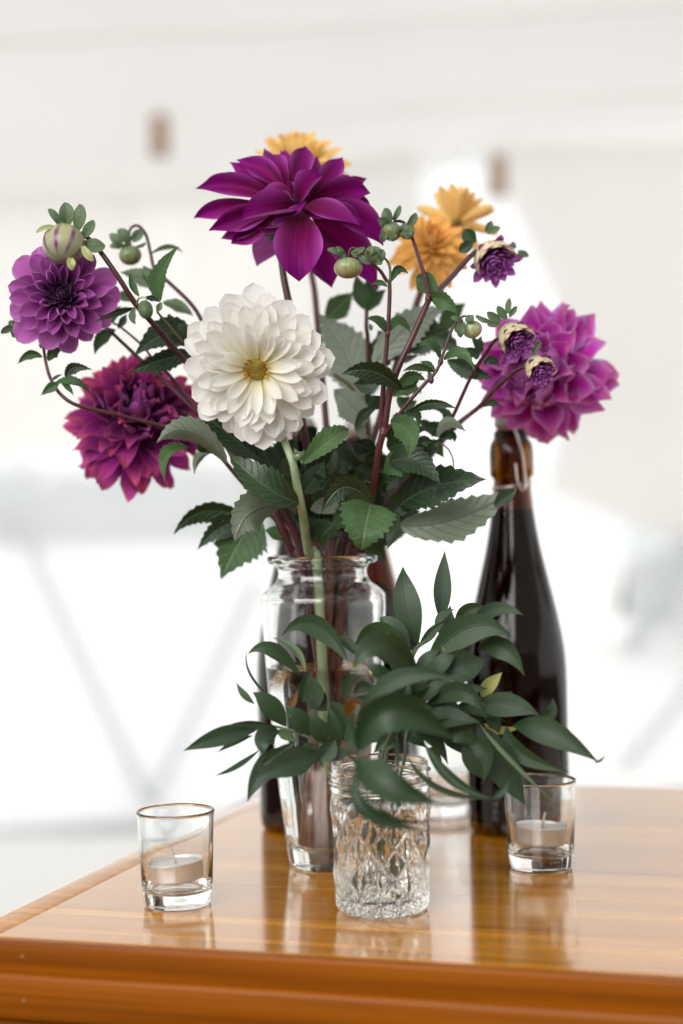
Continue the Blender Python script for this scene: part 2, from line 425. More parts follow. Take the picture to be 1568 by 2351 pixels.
WY = 5.5
fl = mobj('floor', [(-14, -14, 0.004), (14, -14, 0.004), (14, 3.7, 0.004), (-14, 3.7, 0.004)], [(0, 1, 2, 3)], M['floor'], smooth=False)  # unseen dark sheet, invented to keep camera-side reflections dim
tag(fl, 'unseen dark floor added under the table to dim reflections', 'floor', kind='structure')
tent = thing('marquee_tent', (0, WY, 0), 'white fabric marquee tent with milky film windows and grey diagonal straps', 'tent')
def wallpart(name, pts, mat, dy=0.0):
    """a cloth panel of the back wall, 4 mm thick, gently rippled"""
    q = [ondepth(x, y, WY + dy) for x, y in pts]
    n = len(q); v = q + [p + Vector((0, 0.004, 0)) for p in q]
    f = [tuple(range(n)), tuple(range(2 * n - 1, n - 1, -1))] + [(i, i + n, (i + 1) % n + n, (i + 1) % n) for i in range(n)]
    return mobj(name, v, f, mat, tent, smooth=False)
wallpart('wall_panel', [(-1500, 320), (300, 320), (300, 1035), (-1500, 1045)], M['cloth'])
wallpart('wall_panel', [(300, 320), (430, 320), (430, 1030), (300, 1035)], M['cloth'], 0.05)
wallpart('wall_panel', [(430, 320), (960, 320), (985, 1000), (430, 1030)], M['cloth'], 0.02)
wallpart('wall_panel', [(1120, 330), (3200, 280), (3200, 1230), (1600, 1240), (1470, 1210), (1255, 1120), (1310, 900), (1290, 720), (1225, 570)], M['cloth_warm'])
wallpart('window_pane', [(-1500, 1045), (300, 1035), (620, 1020), (620, 1900), (-1500, 1960)], M['pane'], 0.01)
wallpart('window_pane', [(1440, 1215), (3200, 1225), (3200, 1770), (1420, 1770)], M['pane'], 0.01)
for k in range(3):                                          # sheer films added to blur the bright edge of the opening
    s = 34 * (k + 1)
    wallpart('edge_haze_sheet', [(1120 - s, 330), (1600, 320), (1600, 1240), (1470 - s, 1230 + s), (1255 - s, 1120), (1310 - s, 900), (1290 - s, 720), (1225 - s, 570)], M['edge_haze'], 0.03 + 0.02 * k)
    wallpart('edge_haze_sheet', [(700, 325), (960 + s, 325), (985 + s, 1000 + s), (700, 1015)], M['edge_haze'], 0.10 + 0.02 * k)
def strap(a, b, r, dy=0.06, name='strap'):
    tube(name, [ondepth(*a, WY + dy), ondepth(*b, WY + dy)], r, r, M['strap'], tent, 8, 3)
strap((20, 1150), (345, 1850), 0.015); strap((590, 1330), (345, 1850), 0.015)
strap((-900, 1965), (345, 1888), 0.018, 0.05, 'base_rail'); strap((345, 1888), (2600, 1770), 0.016, 0.05, 'base_rail')
strap((1600, 1215), (1440, 1500), 0.024); strap((1420, 1770), (1600, 1560), 0.016)
for (x, y) in ((366, 312), (1142, 405)):
    a = ondepth(x, y - 48, WY - 0.45); b = ondepth(x, y + 48, WY - 0.45)
    tube('toggle', [a, a.lerp(b, 0.5) , b], 0.022, 0.026, M['toggle'], tent, 8, 3)
# roof: two slopes of sagging cloth rising from the eave towards the ridge over the table
nx, ny = 60, 54
vv, ff = [], []
eave = ondepth(784, 400, WY).z
for j in range(ny + 1):
    for i in range(nx + 1):
        X = -9 + 18 * i / nx; t = j / ny * 11.75 / 7.4; Y = WY + 0.15 - t * 7.4; fold_ = max(0.0, -0.6 - Y)
        z = eave + 0.31 * (WY - Y - 2 * fold_) + 0.14 * math.sin(math.pi * min(1, t * 1.3))
        z += 0.06 * math.sin(X * 1.15 + Y * 2.3) + 0.04 * math.sin(X * 2.2 - Y * 1.4 + 1.0) + 0.035 * math.sin(Y * 7.0 + X * 0.7)
        vv.append((X, Y, z))
for j in range(ny):
    for i in range(nx):
        a = j * (nx + 1) + i; ff.append((a, a + 1, a + nx + 2, a + nx + 1))
mobj('roof', vv, ff, M['roof_cloth'], tent)
mobj('dimming_end_wall', [(-9, -6.1, 0.01), (9, -6.1, 0.01), (9, -6.1, 2.05), (-9, -6.1, 2.05)], [(3, 2, 1, 0)], M['dim_wall'], tent, smooth=False)  # unseen wall added behind the camera to cut frontal light
for y0 in (-40, 150, 300):
    pts = []
    for i in range(13):
        X = -4 + 8 * i / 12; Y = WY - 0.25 - (0.9 if y0 < 0 else 0.5 if y0 < 200 else 0.12) - 0.05 * X
        z = eave + 0.31 * (WY - Y) + 0.14 * math.sin(math.pi * min(1, (WY + 0.15 - Y) / 7.4 * 1.3)) - 0.045
        pts.append((X, Y, z))
    tube('roof_seam', pts, 0.006, 0.006, M['cloth'], tent, 6, 2)

def bushes(name, x0, x1, y, h, seed, label):
    rnd = random.Random(seed); v, f = [], []
    for k in range(int(abs(x1 - x0) * 16)):
        c = Vector((rnd.uniform(x0, x1), y + rnd.uniform(-1, 1), 0)); r = rnd.uniform(0.25, 0.5) * h
        c.z = rnd.uniform(0.1, 1.0) * (h - r)
        for q in range(26):
            p = c + Vector((rnd.gauss(0, 1), rnd.gauss(0, 1), rnd.gauss(0, 0.8))) * r * 0.5; p.z = max(p.z, 0.01)
            a, b = (Vector((rnd.gauss(0, 1), rnd.gauss(0, 1), rnd.gauss(0, 1))) * 0.09 for _ in range(2))
            a *= 1.5; b *= 1.5
            n = len(v); v += [p - a, p + b, p + a, p - b]; f.append((n, n + 1, n + 2, n + 3))
    o = mobj(name, v, f, M['bushes'], smooth=False); tag(o, label, 'bushes', kind='stuff')
bushes('bushes', -8.5, -1.2, 31, 1.45, 3, 'blurred low bushes beyond the film window behind the purple dahlias')
bushes('bushes', 1.75, 2.8, 10, 0.62, 5, 'blurred low bushes beyond the window behind the dark bottle')

# ================================================================ THE TABLE
A_ = onplane(-145, 2160, TABLE_Z); B_ = onplane(1568, 2249, TABLE_Z); Lp = onplane(315, 1957, TABLE_Z)
ex = (B_ - A_).to_2d().normalized(); ey0 = (Lp - A_).to_2d().normalized()
ang = math.atan2(ex.y, ex.x); angl = math.atan2(ey0.y, ey0.x) - math.pi / 2
ta = ang * 0.65 + angl * 0.35                                 # one square corner between the two measured edges
table = bpy.data.objects.new('wooden_table', None); COL.objects.link(table)
pivot = onplane(784, 2205, TABLE_Z)
table.location = (pivot.x, pivot.y, 0); table.rotation_euler.z = ta
ORG[table] = Vector((0, 0, 0))
tag(table, 'varnished orange-brown wooden table under the vases, bottles and candle glasses', 'table')
cs, sn = math.cos(-ta), math.sin(-ta)
def tl(p): q = p - pivot; return Vector((q.x * cs - q.y * sn, q.x * sn + q.y * cs))
lx = (tl(A_).x + tl(Lp).x + tl(onplane(0, 2097, TABLE_Z)).x) / 3   # left edge in table coordinates
bk = tl(onplane(1450, 1806, TABLE_Z)).y
RX = 0.95
def tpart(name, v, f, mat, smooth=False, bev=0.0):
    me = bpy.data.meshes.new(name); me.from_pydata([tuple(p) for p in v], [], f)
    if bev:
        bm = bmesh.new(); bm.from_mesh(me)
        bmesh.ops.bevel(bm, geom=bm.edges[:], offset=bev, segments=3, affect='EDGES', profile=0.5); bm.to_mesh(me); bm.free()
        me.polygons.foreach_set('use_smooth', [True] * len(me.polygons))
    me.materials.append(mat)
    o = bpy.data.objects.new(name, me); COL.objects.link(o); o.parent = table; return o
nb = 7; inset = 0.026
y0 = 0.0; bw = (bk - y0) / nb
for k in range(nb):
    v, f = box_geo(lx + inset + 0.0006, RX, y0 + k * bw, y0 + (k + 1) * bw - 0.0004, TABLE_Z - 0.021, TABLE_Z)
    if k == 0:
        # the front board stops at the front edging
        prof = [(0.010, 0), (0.010, -0.001)]
        pr = [(bw - 0.0004, 0), *prof, (0.010, -0.021), (bw - 0.0004, -0.021)]
        v = [(x, y, TABLE_Z + z) for x in (lx + inset + 0.0006, RX) for y, z in pr]; n = len(pr)
        f = [tuple(range(n)), tuple(range(2 * n - 1, n - 1, -1))] + [(i, i + n, (i + 1) % n + n, (i + 1) % n) for i in range(n)]
    tpart('board', v, f, M['wood'])
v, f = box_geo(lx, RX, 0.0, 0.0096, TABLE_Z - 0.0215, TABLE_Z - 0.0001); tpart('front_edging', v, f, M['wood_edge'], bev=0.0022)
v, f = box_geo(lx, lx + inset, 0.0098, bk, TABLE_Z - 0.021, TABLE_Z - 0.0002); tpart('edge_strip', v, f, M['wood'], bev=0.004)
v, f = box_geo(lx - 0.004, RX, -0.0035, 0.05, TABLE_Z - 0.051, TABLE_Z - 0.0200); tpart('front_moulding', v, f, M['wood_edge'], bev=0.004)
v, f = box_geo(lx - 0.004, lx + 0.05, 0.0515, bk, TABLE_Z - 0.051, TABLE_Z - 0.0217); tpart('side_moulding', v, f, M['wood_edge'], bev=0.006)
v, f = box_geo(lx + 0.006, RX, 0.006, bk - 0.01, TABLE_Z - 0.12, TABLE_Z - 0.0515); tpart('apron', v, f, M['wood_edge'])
pgx = tl(onplane(26, 2175, TABLE_Z)).x
for (px_, py_, pz_) in ((pgx, -0.0002, -0.0095), (pgx + 0.002, -0.0037, -0.037)):
    v = [(px_, py_ - 0.0003, TABLE_Z + pz_)] + [(px_ + 0.0015 * math.cos(k * 0.6283), py_, TABLE_Z + pz_ + 0.0015 * math.sin(k * 0.6283)) for k in range(10)] + [(px_, py_ + 0.004, TABLE_Z + pz_)]
    f = [(0, 1 + k, 1 + (k + 1) % 10) for k in range(10)] + [(11, 1 + (k + 1) % 10, 1 + k) for k in range(10)]
    tpart('wood_plug', v, f, M['plug'])
for x in (lx + 0.07, RX - 0.07):
    for y in (0.07, bk - 0.08):
        v, f = box_geo(x - 0.03, x + 0.03, y - 0.03, y + 0.03, 0, TABLE_Z - 0.1205); tpart('leg', v, f, M['wood_edge'], bev=0.004)

# ================================================================ GLASSWARE AND BOTTLES
def base_at(px, py): return onplane(px, py, TABLE_Z + 0.0003)
def d_of(p): return (p - CAM).dot(FWD)

# --- tall vase
VB = base_at(757, 1984)
def cm(p): return [(r / 100, z / 100) for r, z in p]
vase = thing('glass_vase', VB, 'tall clear glass bottle vase with rolled rim, filled with dahlia stems', 'vase')
outer = smoothprof([(2.75, 0.0), (2.95, 0.12), (3.05, 0.5), (3.25, 2.0), (3.8, 7.0), (4.3, 13.0), (4.62, 18.0), (4.70, 19.9), (4.62, 20.45), (4.1, 20.95), (3.55, 21.4), (3.35, 22.0), (3.42, 22.5), (3.75, 22.75)], 4)
lip = [(3.75 + 0.0, 22.75), (4.02, 22.80), (4.16, 22.98), (4.17, 23.2), (4.05, 23.38), (3.8, 23.42), (3.5, 23.35), (3.28, 23.2)]
inner = smoothprof([(3.28, 23.2), (3.12, 22.6), (3.06, 22.0), (3.2, 21.5), (3.8, 20.9), (4.3, 20.4), (4.42, 19.8), (4.34, 18.0), (4.02, 13.0), (3.5, 7.0), (2.95, 2.4), (2.6, 1.6), (1.6, 1.3)], 4)
prof = cm([(0, 0.15), (1.8, 0.12), (2.5, 0.0)] + outer + lip[1:-1] + inner + [(0, 1.25)])
lathe('vessel', prof, M['glass_vase'], vase, VB, 72)
WL = 15.0
def rin(z):
    pts = [(1.3, 1.6), (1.6, 2.6), (2.4, 2.95), (7, 3.5), (13, 4.02), (18, 4.34)]
    for (z0, r0), (z1, r1) in zip(pts, pts[1:]):
        if z <= z1: return r0 + (r1 - r0) * (z - z0) / (z1 - z0)
    return 4.3
wp = [(0, 1.30), (1.5, 1.33)] + [(rin(z) + 0.02, z) for z in (1.7, 2.4, 4, 7, 10, 13)] + [(rin(WL) + 0.02, WL + 0.06), (rin(WL) - 0.12, WL), (0, WL)]
lathe('water', cm(wp), M['water'], vase, VB, 64)

# --- small pressed-glass jar
JB = base_at(879, 2086)
jar = thing('pressed_glass_jar', JB, 'small pressed-glass jelly jar with diamond cuts and threaded neck, holding green ruscus', 'jar')
def cut(a, z, i):
    zc = z * 100
    if i < NOUT and 0.3 < zc < 1.3: return 0.0005 * math.sin(a * 47 + zc * 9) * math.sin(a * 31 - zc * 13 + 1)
    if i >= NOUT or not (1.35 < zc < 7.9): return 0.0
    fade = min(1, (zc - 1.35) / 0.35, (7.9 - zc) / 0.5)
    n = 12; p = a * n / (2 * math.pi); q = (zc - 1.35) / 2.2
    da, db = abs((p + q) % 1 - 0.5) * 2, abs((p - q) % 1 - 0.5) * 2
    dia = 1 - max(da, db)                                    # a pyramid in every diamond
    cell = int(math.floor(p + q)) % 2
    fan = abs(((p * 4) % 1) - 0.5) * 2                       # fan of wedge cuts in every other row of diamonds
    groove = max(0.0, 1 - (1 - max(da, db)) / 0.16)          # sharp cut between the diamonds
    return 0.0011 * fade * (dia * 1.3 - groove * 0.8 - (0.9 * fan * min(1, dia * 2.2) if cell else 0.0))
jo = [(2.85, 0.0), (3.0, 0.12), (3.1, 0.35), (3.14, 0.5), (3.14, 0.65), (3.14, 0.8), (3.14, 0.95), (3.14, 1.1)] + [(3.14 + 0.16 * (k / 46), 1.2 + 6.8 * k / 46) for k in range(47)]
jo += [(3.40, 8.25), (3.28, 8.45), (3.30, 8.6), (3.48, 8.68), (3.5, 8.78), (3.32, 8.88), (3.28, 9.2), (3.3, 9.3), (3.46, 9.38), (3.46, 9.48), (3.28, 9.58), (3.26, 9.95), (3.2, 10.06), (3.1, 10.06)]
NOUT = 2 + len(jo)
ji = [(3.02, 9.95), (3.0, 8.6), (3.08, 8.0), (2.96, 2.0), (2.8, 1.1), (2.3, 0.8), (0, 0.75)]
lathe('vessel', cm([(0, 0.12), (2.4, 0.1)] + jo + ji), M['glass_cut'], jar, JB, 288, disp=cut, smooth=False)
lathe('water', cm([(0, 0.77), (2.3, 0.82), (2.82, 1.1), (2.98, 2.0), (3.06, 7.2), (2.95, 7.15), (0, 7.15)]), M['water'], jar, JB, 48)

# --- votive glasses with tea lights
def votive(px, py, label, tlabel, tilt, dz, wickdir, scale=1.0):
    b = base_at(px, py)
    t = thing('votive_glass', b, label, 'candle holder', 'votive candle glasses on the table')
    s = scale
    po = [(0, 0.06), (1.7, 0.05), (2.1, 0.0), (2.26, 0.05), (2.33, 0.2), (2.38, 0.8), (2.41, 0.9), (2.40, 1.0), (2.46, 1.5), (2.56, 4.0), (2.64, 6.1), (2.70, 6.35), (2.69, 6.48), (2.60, 6.53), (2.52, 6.48), (2.50, 6.3), (2.40, 4.0), (2.27, 1.45), (2.1, 1.08), (1.75, 0.93), (1.2, 0.88), (0, 0.86)]
    lathe('vessel', [(r * s / 100, z * s / 100) for r, z in po], M['glass'], t, b, 64)
    if tilt is None: return
    c = b + Vector((0, 0, dz))
    tt = thing('tealight_candle', c, tlabel, 'candle', 'tea lights inside votive glasses')
    q = Quaternion(camdir(0, 0, 1), R(tilt))
    lathe('tin_cup', cm([(0, 0.0), (1.75, 0.0), (1.87, 0.08), (1.90, 0.25), (1.91, 1.28), (1.95, 1.34), (1.93, 1.36), (1.88, 1.34), (1.86, 1.1), (1.84, 0.2), (0, 0.15)]), M['tin'], tt, c, 48, tilt=q)
    lathe('wax', cm([(0, 0.18), (1.82, 0.18), (1.85, 1.12), (1.78, 1.16), (0.5, 1.12), (0, 1.12)]), M['wax'], tt, c, 40, tilt=q)
    up = q @ Vector((0, 0, 1)); p0 = c + up * 0.011
    tube('wick', [p0, p0 + up * 0.006 + Vector((wickdir * 0.001, 0, 0)), p0 + up * 0.012 + Vector((wickdir * 0.002, 0, 0))], 0.0012, 0.0009, M['wick'], tt, 7, 3)
votive(408, 2075, 'clear votive glass nearest the table corner, apart from the flowers', 'tea light with thin tall wick inside the votive glass at the table corner', 5.0, 0.0165, -1)
votive(1243, 1990, 'clear votive glass in front of the tall dark bottle', 'tea light with pale wick inside the votive glass before the dark bottle', -4.0, 0.0175, 1)
votive(1022, 1868, 'small clear glass standing half hidden behind the ruscus jar', None, None, 0, 0)

# --- swing-top bottles of dark wine
def bottle(px, py, label, fill, s=1.0, bail=True, rot=0.0):
    b = base_at(px, py)
    t = thing('swing_top_bottle', b, label, 'bottle', 'dark swing-top bottles behind the vase')
    body = smoothprof([(3.6, 0.0), (3.95, 0.15), (4.1, 0.7), (4.12, 2.0), (4.13, 8.0), (4.12, 12.5), (3.95, 15.0), (3.5, 17.6), (2.85, 20.4), (2.25, 23.0), (1.82, 25.4), (1.58, 27.5), (1.50, 28.6)], 4)
    neck = [(1.50, 28.7), (1.62, 28.85), (1.78, 29.0), (1.80, 29.6), (1.80, 30.9), (1.72, 31.5), (1.52, 31.9), (1.40, 32.0), (1.42, 32.5), (1.25, 32.7), (1.0, 32.7)]
    inn = [(0.95, 32.3), (0.98, 29.0), (1.2, 27.5), (1.5, 25.4), (1.95, 23.0), (2.55, 20.4), (3.2, 17.6), (3.65, 15.0), (3.83, 12.5), (3.84, 2.0), (3.5, 0.9), (2.0, 1.4), (0, 2.2)]
    lathe('bottle_glass', [(r * s / 100, z * s / 100) for r, z in [(0, 1.6), (2.2, 0.8), (3.2, 0.1)] + body + neck + inn], M['amber'], t, b, 56)
    wz = [(0, 2.25), (2.0, 1.45), (3.5, 0.95), (3.86, 2.0), (3.86, 12.5), (3.68, 15.0), (3.23, 17.6), (2.58, 20.4), (1.98, 23.0), (1.53, 25.4), (1.22, 27.5)]
    wz = [(r, z) for r, z in wz if z < fill]; wz += [(1.45 if fill > 25.4 else 2.0, fill), (0, fill)]
    lathe('wine', [(r * s / 100, z * s / 100) for r, z in wz], M['wine'], t, b, 48)
    if bail:
        lathe('stopper', [(r * s / 100, z * s / 100) for r, z in [(0, 32.75), (1.1, 32.75), (1.35, 33.0), (1.35, 33.6), (1.0, 34.2), (0, 34.3)]], M['ceramic'], t, b, 32)
        lathe('gasket', [(r * s / 100, z * s / 100) for r, z in [(0.7, 32.55), (1.2, 32.56), (1.25, 32.74), (0.7, 32.74)]], M['rubber'], t, b, 32)
        def q(x, y, z): a = rot; return b + Vector((x * math.cos(a) - y * math.sin(a), x * math.sin(a) + y * math.cos(a), z)) * (s / 100)
        ring = [q(1.64 * math.cos(k * math.pi / 8), 1.64 * math.sin(k * math.pi / 8), 28.2 + 0.25 * math.cos(k * math.pi / 8)) for k in range(17)]
        tube('wire_collar', ring, 0.0011, 0.0011, M['wire'], t, 7, 3)
        tube('wire_bail', [q(0.3, -1.75, 28.0), q(0.42, -1.98, 28.0), q(0.30, -1.98, 30.2), q(-0.05, -1.85, 32.0), q(-0.3, -1.2, 33.4), q(0, 0, 33.8), q(0.3, 1.2, 33.4), q(0.2, 1.9, 30.5), q(0.0, 1.8, 28.2)], 0.0013, 0.0013, M['wire'], t, 7, 5)
        tube('wire_lever', [q(-0.32, -1.9, 30.0), q(-0.25, -2.02, 28.6), q(0.05, -2.1, 27.8), q(0.45, -2.05, 28.0), q(0.5, -1.9, 28.9)], 0.0011, 0.0011, M['wire'], t, 7, 5)
    return t
bottle(1193, 1903, 'tall dark wine bottle with wire swing top under the magenta dahlia', 26.2, 1.0, True, 0.25)
bottle(712, 1897, 'dark wine bottle mostly hidden behind the tall glass vase, nearest the table corner', 26.0, 1.0, True, -0.4)
bottle(845, 1850, 'dark amber-necked bottle glimpsed between the vase rim and the ruscus', 19.6, 1.0, True, 0.9)

# ================================================================ PLANT BUILDERS
M['leaf'] = leaf_mat('dahlia_leaf', (0.016, 0.038, 0.015), (0.20, 0.25, 0.18), (0.14, 0.20, 0.12), 9.0, 0.6, 0.40, 0.45, 0.12)
M['leaf_mid'] = leaf_mat('dahlia_leaf_fresh', (0.045, 0.098, 0.038), (0.14, 0.20, 0.11), (0.20, 0.27, 0.16), 8.0, 0.45, 0.48, 0.3, 0.2)
M['sepal'] = leaf_mat('bud_sepal', (0.085, 0.135, 0.075), (0.15, 0.21, 0.12), (0.25, 0.32, 0.2), 6.0, 0.3, 0.45, 0.4, 0.2)
M['sepal_pale'] = leaf_mat('pale_bud_sepal', (0.36, 0.40, 0.20), (0.36, 0.40, 0.22), (0.45, 0.48, 0.3), 6.0, 0.2, 0.45, 0.4, 0.2)
M['ruscus'] = leaf_mat('ruscus_leaf', (0.017, 0.042, 0.016), (0.09, 0.145, 0.07), (0.06, 0.10, 0.05), 9.0, 0.5, 0.46, 0.5, 0.14, True)
M['ruscus_dry'] = leaf_mat('ruscus_leaf_fading', (0.33, 0.34, 0.12), (0.35, 0.33, 0.16), (0.40, 0.36, 0.2), 9.0, 0.3, 0.45, 0.4, 0.25, True)
M['ruscus_orange'] = leaf_mat('ruscus_leaf_withered', (0.17, 0.08, 0.022), (0.2, 0.1, 0.04), (0.2, 0.1, 0.04), 9.0, 0.3, 0.5, 0.3, 0.2, True)
M['stem_red'] = stem_mat('red_brown_stem', (0.045, 0.010, 0.014), (0.085, 0.022, 0.025), 0.42, (0.15, 0.055, 0.03))
M['stem_branch'] = stem_mat('red_brown_branch', (0.045, 0.010, 0.014), (0.085, 0.022, 0.025), 0.42)
M['stem_green'] = stem_mat('pale_green_stem', (0.22, 0.30, 0.15), (0.36, 0.42, 0.26), 0.4)
M['stem_mix'] = stem_mat('green_brown_stem', (0.10, 0.065, 0.03), (0.13, 0.13, 0.06), 0.4)
M['stem_ruscus'] = stem_mat('ruscus_stem', (0.05, 0.08, 0.04), (0.09, 0.12, 0.06), 0.45)

def leaf_geo(p0, pm, p1, width, roll=0.0, roll1=None, fold=25.0, kind='dahlia', curl=0.0, seed=0, wmax=0.42, wave=0.0):
    """a leaf along the arc p0 -> pm -> p1; roll turns its upper face away from the viewer's side, fold is the V of its halves"""
    rnd = random.Random(seed)
    serr = kind == 'dahlia'
    nv = 22 if serr else 14; nc = 3
    c = pm * 2 - (p0 + p1) * 0.5
    roll1 = roll if roll1 is None else roll1
    verts, uvs, faces = [], [], []
    ph = rnd.uniform(0, 6)
    for i in range(nv + 1):
        v = i / nv
        p = p0 * (1 - v) ** 2 + c * (2 * v * (1 - v)) + p1 * v * v
        t = ((c - p0) * (1 - v) + (p1 - c) * v).normalized()
        cv = (CAM - p).normalized()
        n = cv - t * cv.dot(t)
        if n.length < 1e-4: n = UP - t * UP.dot(t)
        n.normalize()
        n = Quaternion(t, R(roll + (roll1 - roll) * v)) @ n
        s = t.cross(n).normalized()
        if kind == 'dahlia':
            w = (min(1, v / wmax) ** 0.55 if v < wmax else (1 - ((v - wmax) / (1 - wmax)) ** 1.5) ** 1.05) if v < 1 else 0.0
        elif kind == 'sepal':
            w = 0.45 + 0.55 * math.sin(min(1, v / 0.5) * math.pi / 2) if v < 0.5 else (1 - ((v - 0.5) / 0.5) ** 2) ** 0.8
        else:
            w = (math.sin(min(1, v / wmax) * math.pi / 2) ** 0.9 if v < wmax else (1 - ((v - wmax) / (1 - wmax)) ** 1.7) ** 1.2) if v < 1 else 0.0
        if serr and 0.06 < v < 0.97:
            w *= (1.06 if i % 2 else 0.90)
            w += 0.03 * rnd.uniform(-1, 1)
        w = max(w, 0.015)
        for k in range(-nc, nc + 1):
            u = k / nc; x = u * w * width / 2
            fa = R(fold) * (1 - 0.25 * v)
            sh = math.cos(fa) * x
            up = math.sin(fa) * abs(x) + curl * (abs(u) ** 2) * w * width / 2
            up += wave * width * abs(u) ** 1.5 * math.sin(v * 9 + ph + (1.5 if k > 0 else 0))
            tipback = t * (abs(u) * w * width * (0.05 if serr and i % 2 else 0.0))
            verts.append(p + s * sh + n * up + tipback); uvs.append((u * 0.5 * max(w, 0.3) + 0.5, v))
    m = 2 * nc + 1
    for i in range(nv):
        for k in range(m - 1):
            a = i * m + k
            faces.append((a, a + 1, a + m + 1, a + m))
    return verts, faces, uvs

LS = [0]
def leaf(parent, view, base, mid, tip, w, d, mat='leaf', roll=0, roll1=None, fold=25, kind='dahlia', curl=0.0, wmax=0.42, name='leaf', petiole=None, wave=0.012):
    """base / mid / tip in sheet coordinates; d = one distance or (base, mid, tip)"""
    LS[0] += 1
    d = d if isinstance(d, tuple) else (d, d, d)
    if mid is None: mid = ((base[0] + tip[0]) / 2, (base[1] + tip[1]) / 2)
    p0, pm, p1 = P(view, *base, d[0]), P(view, *mid, d[1]), P(view, *tip, d[2])
    width = w * VIEW[view][2] / FPX * d[1] * (1.13 if kind == 'dahlia' else 1.05)
    v, f, u = leaf_geo(p0, pm, p1, width, roll, roll1, fold, kind, curl, LS[0], wmax, wave)
    o = mobj(name, v, f, M[mat], parent, u)
    if petiole is not None:
        tube('petiole', [P(*petiole), p0.lerp(P(*petiole), 0.4) + UP * 0.001, p0], 0.0013, 0.0009, M['stem_mix'], o, 6, 4)
    return o

def stem(parent, view, pts, th0, th1=None, mat='stem_red', extra=(), name='stem', wob=0.03):
    """pts: (x, y, d) in sheet coordinates, th in the same units; extra: further world points"""
    th1 = th0 if th1 is None else th1
    q = [P(view, *p) for p in pts] + [Vector(e) for e in extra]
    if len(extra) >= 3 and mat != 'stem_ruscus': th1 *= 1.3
    elif mat == 'stem_red': mat = 'stem_branch'
    k = VIEW[view][2] / FPX * pts[0][2] / 2
    return tube(name, q, th0 * k, th1 * k, M[mat], parent, 9, 5, wob)

def stem2(parent, pts, th0, th1, mat='stem_branch', name='branch', wob=0.03):
    q = [P(*p) for p in pts]
    return tube(name, q, th0 / FPX * pts[0][3] / 2, th1 / FPX * pts[0][3] / 2, M[mat], parent, 9, 5, wob)

def vase_pts(x_rim, d_rim, ang, rb, xmid=None):
    """where a stem passes the rim (sheet x, distance) and where it ends on the vase floor"""
    p = P('Z', x_rim, 1292, d_rim)
    off = (p - VB).to_2d(); off.x = off.x * 0.75 + 0.003
    if off.length > 0.021: off = off.normalized() * 0.021
    p = Vector((VB.x + off.x, VB.y + off.y, p.z)); rb *= 0.95
    e = VB + Vector((rb * math.cos(ang), rb * math.sin(ang), 0.0165))
    return [p, p.lerp(e, 0.5), e]

# ---- petals: shared meshes
PM = {}
def petal_mesh(key, W, wrap0, wrap1, bend, kind, mat, seed=0, ruffle=0.0, nu=6, nv=8, basew=0.35, vmax=0.6, notch=0.0):
    """unit-length petal along +Y, upper face +Z; wrap = how far the sides roll up, bend > 0 lifts the tip, < 0 droops it"""
    if key in PM: return PM[key]
    rnd = random.Random(seed); ph = rnd.uniform(0, 6.28); ph2 = rnd.uniform(0, 6.28)
    verts, uvs, faces = [], [], []
    y = z = 0.0; a = 0.0; pv = 0.0
    for j in range(nv + 1):
        v = 1 - (1 - j / nv) ** 1.35
        dv = v - pv; pv = v
        a = R(bend) * (v ** 1.5); y += math.cos(a) * dv; z += math.sin(a) * dv
        if v < vmax: w = basew + (1 - basew) * math.sin(v / vmax * math.pi / 2)
        elif kind == 'round': w = max(0.0, 1 - ((v - vmax) / (1 - vmax)) ** 2.4) ** 0.5
        elif kind == 'blunt': w = max(0.0, 1 - ((v - vmax) / (1 - vmax)) ** 2.0) ** 0.75
        else: w = max(0.0, 1 - ((v - vmax) / (1 - vmax)) ** 1.55) ** 0.95
        w = max(w, 0.02) * W / 2
        wr = wrap0 + (wrap1 - wrap0) * v
        for k in range(nu + 1):
            u = k / nu * 2 - 1
            th = u * wr; r = w / max(wr, 0.05)
            x = r * math.sin(th); h = r * (1 - math.cos(th))
            rf = ruffle * abs(u) ** 1.5 * v * (math.sin(v * 11 + ph + (2.1 if u > 0 else 0)) + 0.6 * math.sin(v * 19 + ph2))
            yy = y - math.sin(a) * (h + rf); zz = z + math.cos(a) * (h + rf)
            if notch and j == nv: yy -= notch * (1 - abs(u))
            verts.append((x + 0.3 * ruffle * math.sin(v * 7 + ph2) * v, yy, zz)); uvs.append((k / nu, v))
    for j in range(nv):
        for k in range(nu):
            i = j * (nu + 1) + k; faces.append((i, i + 1, i + nu + 2, i + nu + 1))
    me = bpy.data.meshes.new('petal'); me.from_pydata(verts, [], faces)
    ul = me.uv_layers.new(name='UVMap')
    for lp in me.loops: ul.data[lp.index].uv = uvs[lp.vertex_index]
    me.polygons.foreach_set('use_smooth', [True] * len(me.polygons)); me.materials.append(mat); me.update()
    PM[key] = me; return me

def lerp(a, b, t): return a + (b - a) * t

def bloom_core(parent, name, center, axis, mat, r, h, seg=18):
    """the disc at a bloom's heart; petals become its children"""
    v, f = [], []; rings = 7
    for j in range(rings + 1):
        a = j / rings * math.pi
        for k in range(seg):
            b = 2 * math.pi * k / seg; rr = r * math.sin(a) * (1 + 0.05 * math.sin(k * 5 + j * 3)); v.append((rr * math.cos(b), rr * math.sin(b), h * math.cos(a)))
    for j in range(rings):
        for k in range(seg):
            p, q = j * seg + k, j * seg + (k + 1) % seg; f.append((p, p + seg, q + seg, q))
    me = bpy.data.meshes.new(name); me.from_pydata(v, [], f); me.polygons.foreach_set('use_smooth', [True] * len(f)); me.materials.append(mat)
    o = bpy.data.objects.new(name, me); COL.objects.link(o); o.parent = parent
    o.location = center - ORG[parent]; o.rotation_mode = 'QUATERNION'; o.rotation_quaternion = axis.to_track_quat('Z', 'Y')
    return o

